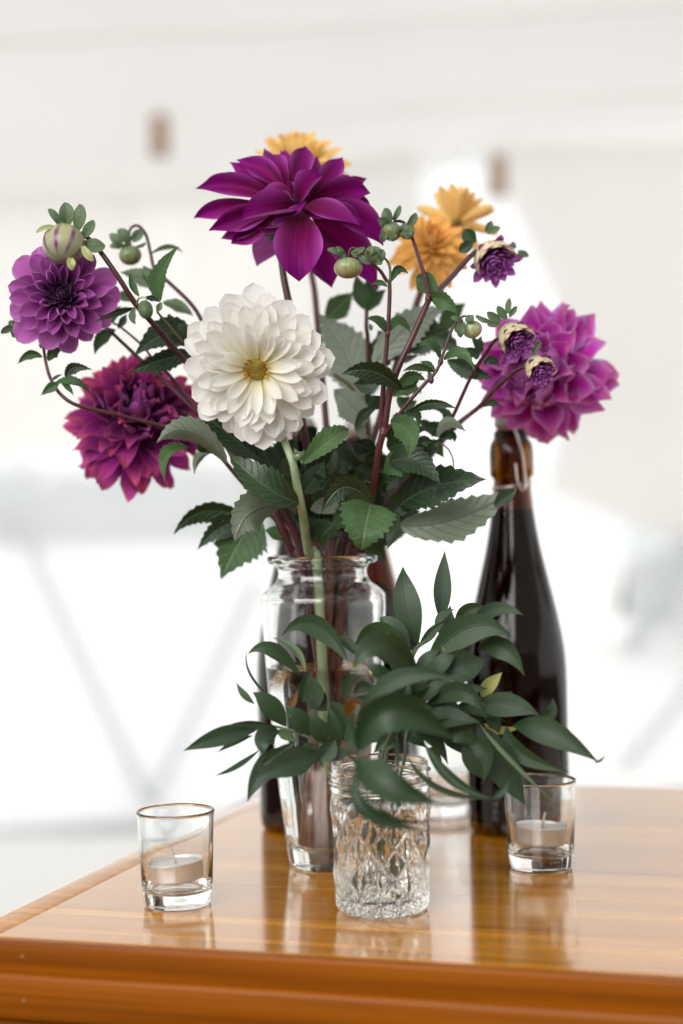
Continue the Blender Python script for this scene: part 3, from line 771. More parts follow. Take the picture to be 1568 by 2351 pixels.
def put_petal(head, me, az, elev, rb, zb, L, wx=1.0, twist=0.0, name='petal'):
    o = bpy.data.objects.new(name, me); COL.objects.link(o); o.parent = head
    m = Matrix.Rotation(az, 4, 'Z') @ Matrix.Translation((0, rb, zb)) @ Matrix.Rotation(elev, 4, 'X') @ Matrix.Rotation(twist, 4, 'Y') @ Matrix.Diagonal((L * wx, L, L, 1))
    o.matrix_local = m; return o

def bloom(head, N, Rad, spec, mat, key, seed=1, el=(0, 60), L=(1.0, 0.4), W=(0.4, 0.25), wrap=((0.5, 0.7), (1.2, 1.8)), bend=(-15, 15), kind='round',
          p=1.0, rb=0.18, zb=(-0.1, 0.12), jit=1.0, ruffle=0.0, hole=0.0, lq=1.0, nvar=3, vmax=0.6):
    """N petals on a golden-angle spiral from the rim (f = 0) to the heart (f = 1)"""
    rnd = random.Random(seed); bins = 5
    for i in range(N):
        f = i / max(1, N - 1)
        b = min(bins - 1, int(f * bins)); fb = (b + 0.5) / bins
        var = rnd.randrange(nvar)
        me = petal_mesh((key, b, var), lerp(W[0], W[1], fb) / lerp(L[0], L[1], fb ** lq), lerp(wrap[0][0], wrap[1][0], fb), lerp(wrap[0][1], wrap[1][1], fb),
                        lerp(bend[0], bend[1], fb) + (var - 1) * 8 * jit, kind, mat, seed * 31 + b * 7 + var, ruffle, vmax=vmax)
        az = i * 2.399963 + rnd.uniform(-0.12, 0.12) * jit
        ff = f ** p
        e = R(lerp(el[0], el[1], ff) + rnd.uniform(-5, 5) * jit)
        ln = Rad * lerp(L[0], L[1], f ** lq) * rnd.uniform(0.93, 1.07)
        r0 = Rad * lerp(rb, hole, f)
        put_petal(head, me, az, e, r0, Rad * lerp(zb[0], zb[1], f), ln, rnd.uniform(0.92, 1.08), rnd.uniform(-0.25, 0.25) * jit)

def bud(parent, center, axis, r, flat=0.85, mat=None, name='flower_bud', lobes=8):
    v, f, u = [], [], []; seg, rings = 32, 14
    q = axis.to_track_quat('Z', 'Y')
    for j in range(rings + 1):
        a = j / rings * math.pi
        for k in range(seg):
            b = 2 * math.pi * k / seg
            rr = r * (math.sin(a) ** 0.9) * (1 + 0.05 * abs(math.cos(b * lobes / 2)) * math.sin(a))
            v.append(center + q @ Vector((rr * math.cos(b), rr * math.sin(b), r * flat * math.cos(a)))); u.append((k / seg, j / rings))
    for j in range(rings):
        for k in range(seg):
            p, s = j * seg + k, j * seg + (k + 1) % seg; f.append((p, p + seg, s + seg, s))
    o = mobj(name, v, f, mat, parent, u); return o

def bud_mat(name, low, high, stripe=None):
    """low: towards the bud's tip (v = 0), high: towards the stalk"""
    m, nt, out = nmat(name)
    uv = nd(nt, 'ShaderNodeUVMap'); sp = nd(nt, 'ShaderNodeSeparateXYZ'); nt.links.new(uv.outputs[0], sp.inputs[0])
    col = ramp(nt, sp.outputs[1], [(0.15, low), (0.75, high)])
    ph = mth(nt, 'ABSOLUTE', mth(nt, 'SINE', mth(nt, 'MULTIPLY', sp.outputs[0], math.pi * 8)))
    tc = nd(nt, 'ShaderNodeTexCoord'); nz = nd(nt, 'ShaderNodeTexNoise', i_Scale=120.0, i_Detail=3.0); nt.links.new(tc.outputs['Object'], nz.inputs['Vector'])
    col = mixc(nt, mth(nt, 'MULTIPLY', mth(nt, 'POWER', mth(nt, 'SUBTRACT', 1.0, ph), 3.0), 0.55), col, tuple(x * 0.45 for x in high))
    if stripe:
        s = mth(nt, 'MULTIPLY', ramp(nt, ph, [(0.25, 1.0), (0.6, 0.0)]), ramp(nt, sp.outputs[1], [(0.12, 0.0), (0.25, 1.0), (0.55, 1.0), (0.75, 0.0)]))
        col = mixc(nt, mth(nt, 'MULTIPLY', s, ramp(nt, nz.outputs[0], [(0.35, 0.4), (0.6, 1.0)])), col, stripe)
    col = mixc(nt, nz.outputs[0], col, mixc(nt, 1.0, col, (0.8, 0.8, 0.8), 'MULTIPLY'))
    b = nd(nt, 'ShaderNodeBsdfPrincipled', i_Roughness=0.35); nt.links.new(col, b.inputs['Base Color'])
    nt.links.new(b.outputs[0], out.inputs[0]); return m
M['bud_green'] = bud_mat('bud_green', (0.22, 0.22, 0.08), (0.12, 0.20, 0.10))
M['bud_cream'] = bud_mat('bud_cream', (0.42, 0.33, 0.16), (0.20, 0.29, 0.13))
M['bud_pale'] = bud_mat('bud_pale', (0.50, 0.52, 0.28), (0.26, 0.34, 0.16))
M['bud_stripe'] = bud_mat('bud_striped', (0.30, 0.30, 0.20), (0.36, 0.37, 0.17), (0.17, 0.02, 0.12))

def sepals(b, view, d, lst, mat='sepal', w=60, fold=20):
    for it in lst:
        tip, base = it[0], it[1]; ww = it[2] if len(it) > 2 else w; mt = it[3] if len(it) > 3 else mat
        mid = ((tip[0] + base[0]) / 2 + (base[1] - tip[1]) * 0.08, (tip[1] + base[1]) / 2 + (tip[0] - base[0]) * 0.08)
        leaf(b, view, base, mid, tip, ww, (d, d - 0.003, d - 0.001), mt, fold=fold, kind='sepal', name='sepal', roll=random.uniform(-25, 25))

# ================================================================ THE DAHLIAS IN THE TALL VASE
M['p_white'] = petal_mat('white_petal', [(0.0, (0.86, 0.80, 0.45)), (0.3, (0.92, 0.89, 0.74)), (0.6, (0.93, 0.915, 0.86)), (1.0, (0.93, 0.92, 0.89))], trans=0.5, sheen=0.0, streak=0.08, rnd=0.06)
M['p_lilac'] = petal_mat('lilac_petal', [(0.0, (0.17, 0.008, 0.15)), (0.35, (0.36, 0.04, 0.32)), (1.0, (0.58, 0.17, 0.54))], edge=(0.72, 0.38, 0.72), edgeamt=0.6, edgepow=3.0, back=(0.46, 0.13, 0.48), trans=0.35, streak=0.3)
M['p_heart'] = petal_mat('dark_heart_petal', [(0.0, (0.05, 0.002, 0.055)), (1.0, (0.13, 0.006, 0.13))], trans=0.1)
M['p_purple'] = petal_mat('deep_purple_petal', [(0.0, (0.12, 0.0005, 0.022)), (0.4, (0.22, 0.001, 0.105)), (1.0, (0.30, 0.006, 0.26))], edge=(0.46, 0.08, 0.44), edgeamt=0.9, back=(0.42, 0.11, 0.40), trans=0.28, streak=0.5, sheen=0.04)
M['p_crimson'] = petal_mat('crimson_petal', [(0.0, (0.11, 0.002, 0.07)), (0.5, (0.34, 0.014, 0.24)), (1.0, (0.52, 0.07, 0.40))], edge=(0.50, 0.10, 0.36), edgeamt=0.4, back=(0.32, 0.07, 0.32), tip=(0.80, 0.12, 0.10), trans=0.4, streak=0.35)
M['p_magenta'] = petal_mat('magenta_petal', [(0.0, (0.22, 0.001, 0.10)), (0.35, (0.62, 0.006, 0.36)), (0.75, (0.74, 0.06, 0.64)), (1.0, (0.74, 0.28, 0.84))], edge=(0.84, 0.52, 0.94), edgeamt=0.85, edgepow=2.6, back=(0.62, 0.24, 0.64), tip=(0.66, 0.12, 0.16), trans=0.5, streak=0.3)  # lilac edge is its own; extra edge strength and dark base paint highlight and shadow
M['p_yellow'] = petal_mat('apricot_petal', [(0.0, (0.95, 0.62, 0.08)), (0.5, (0.98, 0.66, 0.22)), (1.0, (0.98, 0.47, 0.12))], trans=0.35, streak=0.15, rnd=0.1, back=(0.88, 0.62, 0.24))
M['p_yellow2'] = petal_mat('yellow_petal', [(0.0, (0.92, 0.72, 0.25)), (0.6, (0.97, 0.74, 0.32)), (1.0, (0.97, 0.58, 0.18))], trans=0.35, rnd=0.1, streak=0.12, back=(0.88, 0.68, 0.30))
M['p_quill'] = petal_mat('purple_quill', [(0.0, (0.12, 0.004, 0.13)), (0.4, (0.38, 0.06, 0.42)), (1.0, (0.58, 0.20, 0.62))], trans=0.25, streak=0.3)
M['p_cream'] = petal_mat('cream_outer_petal', [(0.0, (0.60, 0.64, 0.30)), (0.5, (0.86, 0.80, 0.50)), (1.0, (0.84, 0.66, 0.46))], edge=(0.35, 0.08, 0.22), edgeamt=0.25, trans=0.25, streak=0.2)
M['disc'] = stem_mat('golden_disc', (0.20, 0.14, 0.015), (0.46, 0.34, 0.05), 0.6)
M['stamen'] = simple('orange_stamen', (0.85, 0.40, 0.02), 0.6)

def dahlia(label, loc=None, cat='flower', group='dahlia stems in the tall vase'):
    return thing('dahlia', loc or (VB + Vector((0, 0, 0.0165))), label, cat, group)

# ---------------- white dahlia, facing the camera
T = dahlia('large white dahlia with golden eye on a pale green stem, front of the bouquet')
cW = P('D', 706, 738, 1.315); axW = camdir(-0.10, -0.16, 0.97)
h = bloom_core(T, 'flower_head', cW - axW * 0.004, axW, M['disc'], 0.0076, 0.0080)
bloom(h, 96, 0.0575, None, M['p_white'], 'white', 3, vmax=0.70, el=(1, 36), L=(0.86, 0.54), W=(0.34, 0.19), wrap=((0.2, 0.4), (0.8, 1.4)), bend=(-7, 10), kind='round', p=1.6, rb=0.14, zb=(-0.14, 0.02), jit=1.1, hole=0.115, ruffle=0.012, nvar=5)
fl_v, fl_f = [], []
for k in range(90):
    a = k * 2.39996; r = 0.0070 * math.sqrt((k + 0.5) / 90); zz = 0.0080 * math.sqrt(max(0.05, 1 - (r / 0.0077) ** 2))
    c = Vector((r * math.cos(a), r * math.sin(a), zz)); s = 0.00075; n = len(fl_v)
    fl_v += [c + Vector((s, 0, 0)), c + Vector((0, s, 0)), c + Vector((-s, 0, 0)), c + Vector((0, -s, 0)), c + Vector((0, 0, 0.0012)), c - Vector((0, 0, .0012))]
    fl_f += [(n, n + 1, n + 4), (n + 1, n + 2, n + 4), (n + 2, n + 3, n + 4), (n + 3, n, n + 4), (n + 1, n, n + 5), (n + 2, n + 1, n + 5), (n + 3, n + 2, n + 5), (n, n + 3, n + 5)]
me = bpy.data.meshes.new('disc_florets'); me.from_pydata([tuple(x) for x in fl_v], [], fl_f); me.materials.append(M['disc'])
o = bpy.data.objects.new('disc_florets', me); COL.objects.link(o); o.parent = h; o['kind'] = 'stuff'
for a in (0.6, 1.0, 1.5, 2.0, 2.3, 4.1, 4.5, 5.0, 5.4):
    me = petal_mesh(('stamen', 0), 0.35, 0.8, 1.2, 30, 'blunt', M['stamen'], 1)
    put_petal(h, me, a, R(58), 0.0072, 0.003, 0.0070, 1, 0, 'stamen')
stem(T, 'G', [(830, 20, 1.345), (872, 150, 1.335), (925, 285, 1.33), (950, 420, 1.335), (978, 560, 1.34), (1003, 700, 1.355), (1040, 930, 1.385)], 50, 62, 'stem_green', vase_pts(712, 1.39, 1.2, 0.004))
leaf(T, 'G', (985, 290), (1190, 115), (1330, 40), 175, (1.325, 1.31, 1.325), 'leaf_mid', fold=28, roll=-15, wmax=0.45)
leaf(T, 'G', (965, 575), (700, 430), (455, 205), 265, (1.335, 1.315, 1.33), 'leaf', fold=26, roll=22, wmax=0.4)
leaf(T, 'G', (1000, 500), (1075, 400), (1150, 270), 170, (1.345, 1.355, 1.36), 'leaf', fold=15, roll=10)
b = bud(T, P('G', 965, 235, 1.325), camdir(0.1, 1, 0.2), 0.0035, 1.0, M['bud_green'], lobes=6)
sepals(b, 'G', 1.325, [((935, 180), (955, 250), 30), ((1000, 190), (975, 250), 30), ((1010, 265), (975, 265), 30)])

# ---------------- lilac dahlia
T = dahlia('round lilac-purple dahlia with dark heart, outermost bloom beside the striped bud')
ax = camdir(0.10, 0.04, 0.98); c = P('A', 478, 808, 1.345)
h = bloom_core(T, 'flower_head', c, ax, M['p_heart'], 0.010, 0.012)
bloom(h, 52, 0.041, None, M['p_lilac'], 'lilac', 5, vmax=0.66, el=(-10, 52), L=(0.90, 0.36), W=(0.56, 0.26), wrap=((0.5, 0.9), (1.5, 2.2)), bend=(-4, 30), kind='round', p=1.2, rb=0.16, zb=(-0.20, 0.22), hole=0.26, jit=0.9)
bloom(h, 46, 0.013, None, M['p_heart'], 'lheart', 6, el=(25, 88), L=(0.95, 0.75), W=(0.5, 0.45), wrap=((0.9, 1.2), (0.9, 1.2)), bend=(25, 30), kind='point', rb=0.55, zb=(0.35, 0.8), hole=0.05, jit=0.6)
stem(T, 'A', [(430, 860, 1.365), (330, 1080, 1.372), (338, 1230, 1.365), (365, 1370, 1.36), (400, 1460, 1.355), (470, 1560, 1.35), (600, 1640, 1.35), (900, 1712, 1.36), (1300, 1812, 1.375), (1560, 1900, 1.385)], 22, 30, 'stem_red', [P('G', 560, 420, 1.395), P('G', 760, 640, 1.40)] + vase_pts(690, 1.40, 0.2, 0.012))
stem(T, 'A', [(320, 1130, 1.370), (240, 1080, 1.372), (170, 1040, 1.374)], 14, 12, 'stem_red', name='side_shoot')
b = bud(T, P('A', 138, 1065, 1.375), camdir(-0.1, -1, 0.2), 0.0058, 0.9, M['bud_green'])
sepals(b, 'A', 1.372, [((8, 1090), (105, 1030), 60), ((60, 1010), (130, 1020), 50), ((190, 1110), (150, 1040), 50), ((110, 1120), (125, 1040), 60)])
leaf(T, 'A', (325, 1270), (225, 1248), (133, 1325), 75, 1.36, 'leaf_mid', roll=-15)
leaf(T, 'A', (372, 1300), (405, 1230), (485, 1205), 95, 1.36, 'leaf_mid', roll=20)
leaf(T, 'A', (300, 1160), None, (350, 1190), 60, 1.365, 'leaf_mid')
leaf(T, 'A', (508, 1440), (560, 1350), (705, 1365), 95, 1.355, 'leaf', roll=15)
leaf(T, 'A', (415, 1470), (570, 1455), (690, 1545), 70, (1.352, 1.342, 1.35), 'leaf_mid', roll=-20)
leaf(T, 'A', (450, 1480), (390, 1500), (312, 1562), 80, 1.345, 'leaf_mid')
leaf(T, 'A', (470, 1470), (520, 1500), (562, 1562), 45, 1.345, 'leaf_mid')
leaf(T, 'A', (395, 1450), (430, 1420), (480, 1400), 26, 1.35, 'leaf_mid')

# ---------------- striped bud
T = dahlia('purple-striped fat dahlia bud on a long red-brown stem above the lilac bloom', cat='flower bud')
cB = P('A', 488, 405, 1.325)
b = bud(T, cB, camdir(-0.10, -0.85, 0.5), 0.0148, 0.95, M['bud_stripe'], lobes=8)
sepals(b, 'A', 1.327, [((492, 85), (500, 258), 118), ((608, 96), (588, 290), 112), ((366, 135), (455, 255), 62), ((712, 218), (632, 345), 88), ((806, 415), (640, 400), 118), ((455, 235), (470, 270), 50)])
sepals(b, 'A', 1.318, [((272, 318), (410, 268), 42, 'sepal_pale'), ((718, 532), (632, 420), 66, 'sepal_pale'), ((560, 602), (540, 505), 70, 'sepal_pale')])
stem(T, 'A', [(560, 300, 1.335), (655, 345, 1.333), (750, 440, 1.33), (900, 650, 1.33), (1030, 855, 1.335), (1150, 990, 1.345), (1390, 1270, 1.37), (1560, 1500, 1.385)], 34, 46, 'stem_red', [P('G', 480, 100, 1.40), P('G', 620, 300, 1.405), P('G', 800, 640, 1.41)] + vase_pts(715, 1.415, 0.5, 0.014))
leaf(T, 'A', (1230, 838), (1225, 640), (1366, 420), 160, (1.34, 1.335, 1.33), 'leaf_mid', fold=30, roll=-28, wmax=0.35)
leaf(T, 'A', (1065, 805), (1010, 720), (995, 618), 62, 1.33, 'leaf_mid', roll=25)
leaf(T, 'A', (1030, 895), (890, 925), (722, 1002), 62, (1.335, 1.325, 1.325), 'leaf', roll=-35)
leaf(T, 'A', (1035, 880), (1015, 960), (1040, 1018), 60, 1.325, 'sepal', roll=20)
leaf(T, 'A', (1100, 815), (1165, 815), (1230, 850), 50, 1.335, 'leaf', roll=30)
leaf(T, 'A', (1235, 850), (1215, 890), (1200, 930), 50, 1.335, 'sepal')
b = bud(T, P('A', 1112, 905, 1.325), camdir(0.25, -0.9, 0.3), 0.0052, 1.3, M['sepal'], lobes=6)
stem(T, 'A', [(1120, 860, 1.325), (1110, 815, 1.325), (1060, 820, 1.328), (1045, 870, 1.335)], 16, 18, 'stem_green', name='side_shoot')
stem(T, 'A', [(1200, 920, 1.34), (1290, 1030, 1.35), (1410, 1170, 1.365), (1520, 1290, 1.385)], 17, 24, 'stem_mix', name='side_shoot')

# ---------------- nodding green bud behind
T = dahlia('small green nodding dahlia bud on a hooked dark stem, soft behind the striped bud', cat='flower bud')
b = bud(T, P('A', 995, 490, 1.435), camdir(0, -1, 0.15), 0.0085, 0.88, M['bud_green'])
sepals(b, 'A', 1.433, [((835, 328), (925, 425), 75), ((838, 420), (920, 430), 55), ((897, 293), (985, 395), 90), ((1082, 288), (1010, 372), 80), ((1118, 392), (1040, 425), 30), ((930, 440), (985, 420), 60)])
stem(T, 'A', [(998, 420, 1.435), (985, 340, 1.435), (1005, 278, 1.435), (1060, 266, 1.435), (1118, 340, 1.435), (1152, 480, 1.432), (1185, 600, 1.43), (1300, 705, 1.43), (1450, 850, 1.43), (1535, 975, 1.43), (1600, 1150, 1.43)], 20, 32, 'stem_red', [P('G', 480, -20, 1.44), P('G', 760, 400, 1.44)] + vase_pts(735, 1.435, 5.2, 0.01))
leaf(T, 'A', (1200, 750), (1080, 655), (922, 622), 130, 1.43, 'leaf_mid', roll=180, fold=10)
leaf(T, 'A', (1210, 690), (1140, 640), (1095, 565), 110, 1.432, 'leaf_mid', roll=10)
leaf(T, 'A', (1150, 480), (1290, 425), (1400, 470), 42, 1.432, 'leaf_mid', petiole=('A', 1155, 488, 1.432))
leaf(T, 'A', (1040, 850), (950, 805), (858, 815), 85, 1.43, 'leaf_mid', roll=15)
leaf(T, 'A', (1240, 850), (1370, 880), (1480, 955), 95, 1.425, 'leaf_mid', roll=180)
leaf(T, 'A', (1380, 910), (1350, 850), (1300, 835), 60, 1.428, 'leaf_mid')

# ---------------- thin stem under the lilac bloom
T = dahlia('slim dahlia side stem with small leaves between the lilac and crimson blooms', cat='stem')
stem(T, 'A', [(800, 1030, 1.40), (1040, 1255, 1.40), (1200, 1400, 1.395), (1500, 1690, 1.395), (1600, 1790, 1.40)], 26, 34, 'stem_red', [P('G', 560, 260, 1.41)] + vase_pts(700, 1.425, 3.9, 0.013))
stem(T, 'A', [(860, 1005, 1.41), (930, 1045, 1.41), (1110, 1205, 1.405), (1230, 1400, 1.40)], 17, 20, 'stem_red', name='side_shoot')
leaf(T, 'A', (885, 1060), (775, 1120), (724, 1248), 110, 1.412, 'leaf_mid', roll=-10)
leaf(T, 'A', (900, 1050), (940, 990), (965, 940), 60, 1.412, 'leaf_mid')
leaf(T, 'A', (860, 1010), (880, 930), (930, 880), 70, 1.415, 'leaf_mid')
leaf(T, 'A', (1000, 900), None, (900, 920), 50, 1.415, 'leaf_mid')
leaf(T, 'A', (1475, 1130), (1270, 1090), (1035, 1250), 250, (1.40, 1.385, 1.375), 'leaf', roll=12, fold=20)
leaf(T, 'A', (1480, 1240), (1240, 1290), (990, 1385), 170, (1.40, 1.38, 1.37), 'leaf', roll=-20, fold=20)
leaf(T, 'A', (1430, 1180), (1400, 1090), (1330, 1000), 160, (1.40, 1.39, 1.39), 'leaf', roll=25, fold=15)

# ---------------- crimson dahlia, lower left
T = dahlia('crimson-purple dahlia with red frilled tips hanging low behind the white bloom')
ax = camdir(0.12, 0.42, 0.90); c = P('A', 1045, 1730, 1.455)
h = bloom_core(T, 'flower_head', c, ax, M['p_crimson'], 0.014, 0.014)
bloom(h, 120, 0.053, None, M['p_crimson'], 'crimson', 11, el=(-38, 74), L=(0.92, 0.62), W=(0.38, 0.30), wrap=((0.4, 0.9), (0.8, 1.3)), bend=(-22, 28), kind='blunt', p=0.85, rb=0.22, zb=(-0.30, 0.34), hole=0.10, jit=2.2, ruffle=0.075, nvar=5)
stem(T, 'A', [(1100, 1830, 1.48), (1290, 1685, 1.45), (1480, 1740, 1.44)], 26, 30, 'stem_red', [P('G', 520, 260, 1.43)] + vase_pts(680, 1.42, 0.9, 0.018))
stem(T, 'A', [(1180, 1290, 1.42), (1290, 1400, 1.42), (1450, 1600, 1.42), (1580, 1760, 1.42)], 28, 32, 'stem_red', [P('G', 560, 300, 1.42), P('G', 720, 640, 1.415)], name='side_shoot')
leaf(T, 'G', (455, 285), (180, 55), (-50, 140), 190, (1.34, 1.31, 1.29), 'leaf', roll=165, fold=20, curl=0.2)
leaf(T, 'G', (330, 215), (300, 120), (180, 10), 170, (1.345, 1.33, 1.33), 'leaf', roll=10, fold=10)
leaf(T, 'G', (175, 175), (25, 220), (8, 425), 110, (1.32, 1.30, 1.295), 'leaf_mid', roll=30, fold=30)
leaf(T, 'G', (330, 215), (250, 250), (218, 365), 80, 1.40, 'leaf', roll=150)

# ---------------- deep purple dinner-plate dahlia, top
T = dahlia('huge deep purple dahlia with broad pointed petals crowning the bouquet')
cP = P('B', 850, 590, 1.365)
h = bloom_core(T, 'flower_head', cP, camdir(0.05, 0.6, 0.75), M['p_heart'], 0.008, 0.009)
ORG[h] = cP
def bpet(tip, base, w, dt, mid=None, db=1.360, roll=0, roll1=None, curl=0.6, fold=20, wmax=0.5, dm=None, mat='p_purple'):
    LS[0] += 1
    if mid is None: mid = ((tip[0] + base[0]) / 2, (tip[1] + base[1]) / 2)
    dm = (db + dt) / 2 if dm is None else dm
    p0, pm, p1 = P('B', *base, db), P('B', *mid, dm), P('B', *tip, dt)
    v, f, u = leaf_geo(p0, pm, p1, w * 1.1 * VIEW['B'][2] / FPX * dm, roll, roll1, fold, 'petal', curl, LS[0], wmax, 0.02)
    q = h.rotation_quaternion.to_matrix().inverted()
    o = mobj('petal', [q @ (x - cP) + ORG[T] for x in v], f, M[mat], T, u)
    o.parent = h; return o
bpet((620, 180), (790, 520), 125, 1.415, roll=-15); bpet((740, 190), (820, 480), 80, 1.42); bpet((765, 183), (830, 490), 95, 1.412)
bpet((660, 218), (815, 500), 150, 1.395, (700, 330), roll=25, curl=0.7)
bpet((918, 165), (850, 520), 165, 1.40, (880, 330), curl=0.7, fold=22); bpet((1002, 238), (920, 500), 95, 1.41); bpet((1095, 285), (960, 500), 100, 1.415)
bpet((1180, 245), (950, 560), 150, 1.395, (1090, 390), roll=-12, curl=0.6)
bpet((372, 280), (740, 520), 130, 1.405, (560, 390), roll=-15); bpet((420, 262), (760, 510), 165, 1.385, (620, 360), roll=18, curl=0.5)
bpet((128, 472), (720, 570), 165, 1.375, (420, 455), roll=10); bpet((200, 420), (700, 560), 120, 1.392, (400, 430))
bpet((115, 682), (690, 600), 140, 1.39, (340, 600), roll=-10); bpet((222, 772), (730, 600), 185, 1.36, (450, 660), roll=-15)
bpet((310, 830), (720, 650), 110, 1.375, (480, 760)); bpet((385, 868), (720, 660), 150, 1.372, (500, 770), roll=-25)
bpet((568, 1028), (800, 700), 215, 1.405, (650, 860), roll=160, curl=-0.3, db=1.385)
bpet((1310, 735), (900, 600), 165, 1.325, (1100, 640), roll=-30, curl=0.2, db=1.345)
bpet((1382, 505), (940, 590), 230, 1.365, (1180, 490), roll=8, curl=0.3); bpet((1358, 396), (1050, 520), 110, 1.40); bpet((1235, 375), (1000, 520), 100, 1.405)
bpet((1380, 600), (960, 600), 150, 1.385, (1230, 580)); bpet((1405, 655), (1000, 620), 120, 1.392, (1240, 600)); bpet((1315, 720), (1000, 630), 130, 1.35, (1200, 640))
bpet((1475, 882), (1000, 640), 215, 1.37, (1290, 690), roll=-12, dm=1.362); bpet((1432, 1192), (960, 680), 260, 1.385, (1240, 890), db=1.372); bpet((1105, 1182), (940, 690), 230, 1.40, (1040, 950), db=1.38)
bpet((1040, 385), (880, 590), 165, 1.358, (960, 450), roll=-35, curl=1.0, db=1.352)
bpet((872, 1138), (880, 640), 330, 1.318, (865, 900), db=1.342, dm=1.318, curl=0.35, fold=12, wmax=0.55)
bpet((455, 700), (850, 640), 210, 1.325, (640, 650), roll=35, curl=1.0, db=1.345, dm=1.325, fold=30); bpet((560, 745), (860, 690), 90, 1.322, (700, 745), roll=-60, db=1.338, curl=0.3)
bpet((690, 655), (840, 560), 150, 1.335, (720, 550), roll=50, curl=0.9, db=1.35); bpet((918, 560), (700, 670), 75, 1.325, (840, 640), roll=-30, db=1.33, curl=0.4)
bpet((760, 420), (850, 590), 120, 1.372, curl=0.8); bpet((900, 420), (870, 590), 120, 1.368, curl=0.8); bpet((1000, 430), (860, 640), 170, 1.385, db=1.372); bpet((700, 430), (880, 640), 170, 1.388, db=1.374); bpet((1120, 560), (850, 640), 190, 1.382, db=1.372); bpet((600, 600), (880, 650), 200, 1.384, db=1.374); bpet((850, 400), (860, 680), 200, 1.392, db=1.376)
for t_, b_ in (((600, 790), (720, 760)), ((665, 850), (740, 780)), ((1040, 800), (960, 740))):
    leaf(T, 'B', b_, None, t_, 80, 1.375, 'sepal', kind='sepal', name='sepal')
stem(T, 'B', [(850, 640, 1.375), (770, 800, 1.39), (745, 950, 1.392), (760, 1100, 1.392), (800, 1300, 1.392)], 40, 58, 'stem_red', [P('D', 1060, 700, 1.395), P('D', 1050, 1100, 1.40), P('G', 1100, 500, 1.405)] + vase_pts(752, 1.40, 2.6, 0.016))

# ---------------- apricot / yellow dahlias behind
def yellow(label, cc, ax, rad, mat, key, seed, stm, vp, el=(-10, 65), N=58, W=(0.30, 0.2)):
    T = dahlia(label)
    h = bloom_core(T, 'flower_head', cc, ax, M['disc'], 0.006, 0.006)
    bloom(h, N, rad, None, mat, key, seed, el=el, L=(0.92, 0.42), W=W, wrap=((0.5, 0.8), (0.9, 1.3)), bend=(-12, 18), kind='blunt', p=0.95, rb=0.14, zb=(-0.18, 0.22), hole=0.06, jit=1.5)
    q = [cc - ax * 0.004, cc - ax * 0.02] + [P(*s) for s in stm] + vp
    tube('stem', q, 0.0020, 0.0030, M['stem_red'], T, 8, 5); return T
yellow('pale yellow dahlia peeking out behind the huge purple bloom', P('B', 872, 322, 1.55), camdir(0.05, 0.62, 0.55), 0.047, M['p_yellow2'], 'yel1', 21, [('B', 930, 800, 1.54), ('B', 960, 1080, 1.53), ('B', 1000, 1400, 1.51)], vase_pts(770, 1.43, 4.4, 0.012))
yellow('apricot dahlia facing forward beside the half-open purple bud', P('C', 832, 500, 1.505), camdir(-0.02, 0.42, 0.9), 0.036, M['p_yellow'], 'yel2', 22, [('C', 790, 760, 1.52), ('C', 720, 960, 1.50), ('C', 600, 1300, 1.47)], vase_pts(790, 1.43, 4.0, 0.015), el=(-35, 75), N=76)
yellow('apricot dahlia turned away, topmost of the orange pair', P('C', 1020, 300, 1.56), camdir(0.0, 0.62, -0.7), 0.036, M['p_yellow'], 'yel3', 23, [('C', 960, 450, 1.55), ('C', 830, 700, 1.54), ('C', 700, 1000, 1.52)], vase_pts(800, 1.435, 3.6, 0.014), el=(-5, 60), N=50)

# ---------------- magenta dahlia, right
T = dahlia('large magenta-pink dahlia with ragged petals above the dark bottle')
ax = camdir(-0.42, -0.02, 0.88); c = P('F', 852, 690, 1.475)
h = bloom_core(T, 'flower_head', c, ax, M['p_magenta'], 0.014, 0.014)
bloom(h, 96, 0.0545, None, M['p_magenta'], 'magenta', 31, el=(-46, 72), L=(0.90, 0.72), W=(0.54, 0.40), wrap=((0.4, 0.8), (0.7, 1.2)), bend=(-8, 34), kind='point', p=0.85, rb=0.20, zb=(-0.30, 0.28), hole=0.10, jit=2.4, ruffle=0.07, nvar=6, vmax=0.66)
stem(T, 'F', [(860, 760, 1.50), (560, 900, 1.49), (340, 990, 1.485), (100, 1200, 1.475), (-150, 1500, 1.46)], 34, 44, 'stem_red', [P('E', 560, 1800, 1.44)] + vase_pts(812, 1.425, 3.3, 0.014))

# ---------------- half-open purple buds
def halfopen(T, cc, ax, rad, key, d, seed, hood=5, hoodaz=1.57, nq=46):
    h = bloom_core(T, 'opening_bud', cc, ax, M['p_quill'], rad * 0.45, rad * 0.5)
    bloom(h, nq, rad, None, M['p_quill'], 'quill', seed, el=(28, 84), L=(0.85, 0.38), W=(0.50, 0.26), wrap=((0.6, 0.9), (1.0, 1.5)), bend=(10, 18), kind='blunt', p=0.9, rb=0.50, zb=(-0.25, 0.20), hole=0.12, jit=1.0)
    bud(T, cc - ax * rad * 0.42, -ax, rad * 0.66, 0.8, M['bud_pale'], name='calyx')
    me = petal_mesh(('hood', 0), 0.85, 0.6, 0.8, 52, 'blunt', M['p_cream'], 4, basew=0.6)
    for k in range(hood):
        put_petal(h, me, hoodaz + (k - (hood - 1) / 2) * 0.42, R(50 + 5 * (k % 2)), rad * 0.58, -rad * 0.50, rad * 1.15, 1.0, 0.0)
    return h

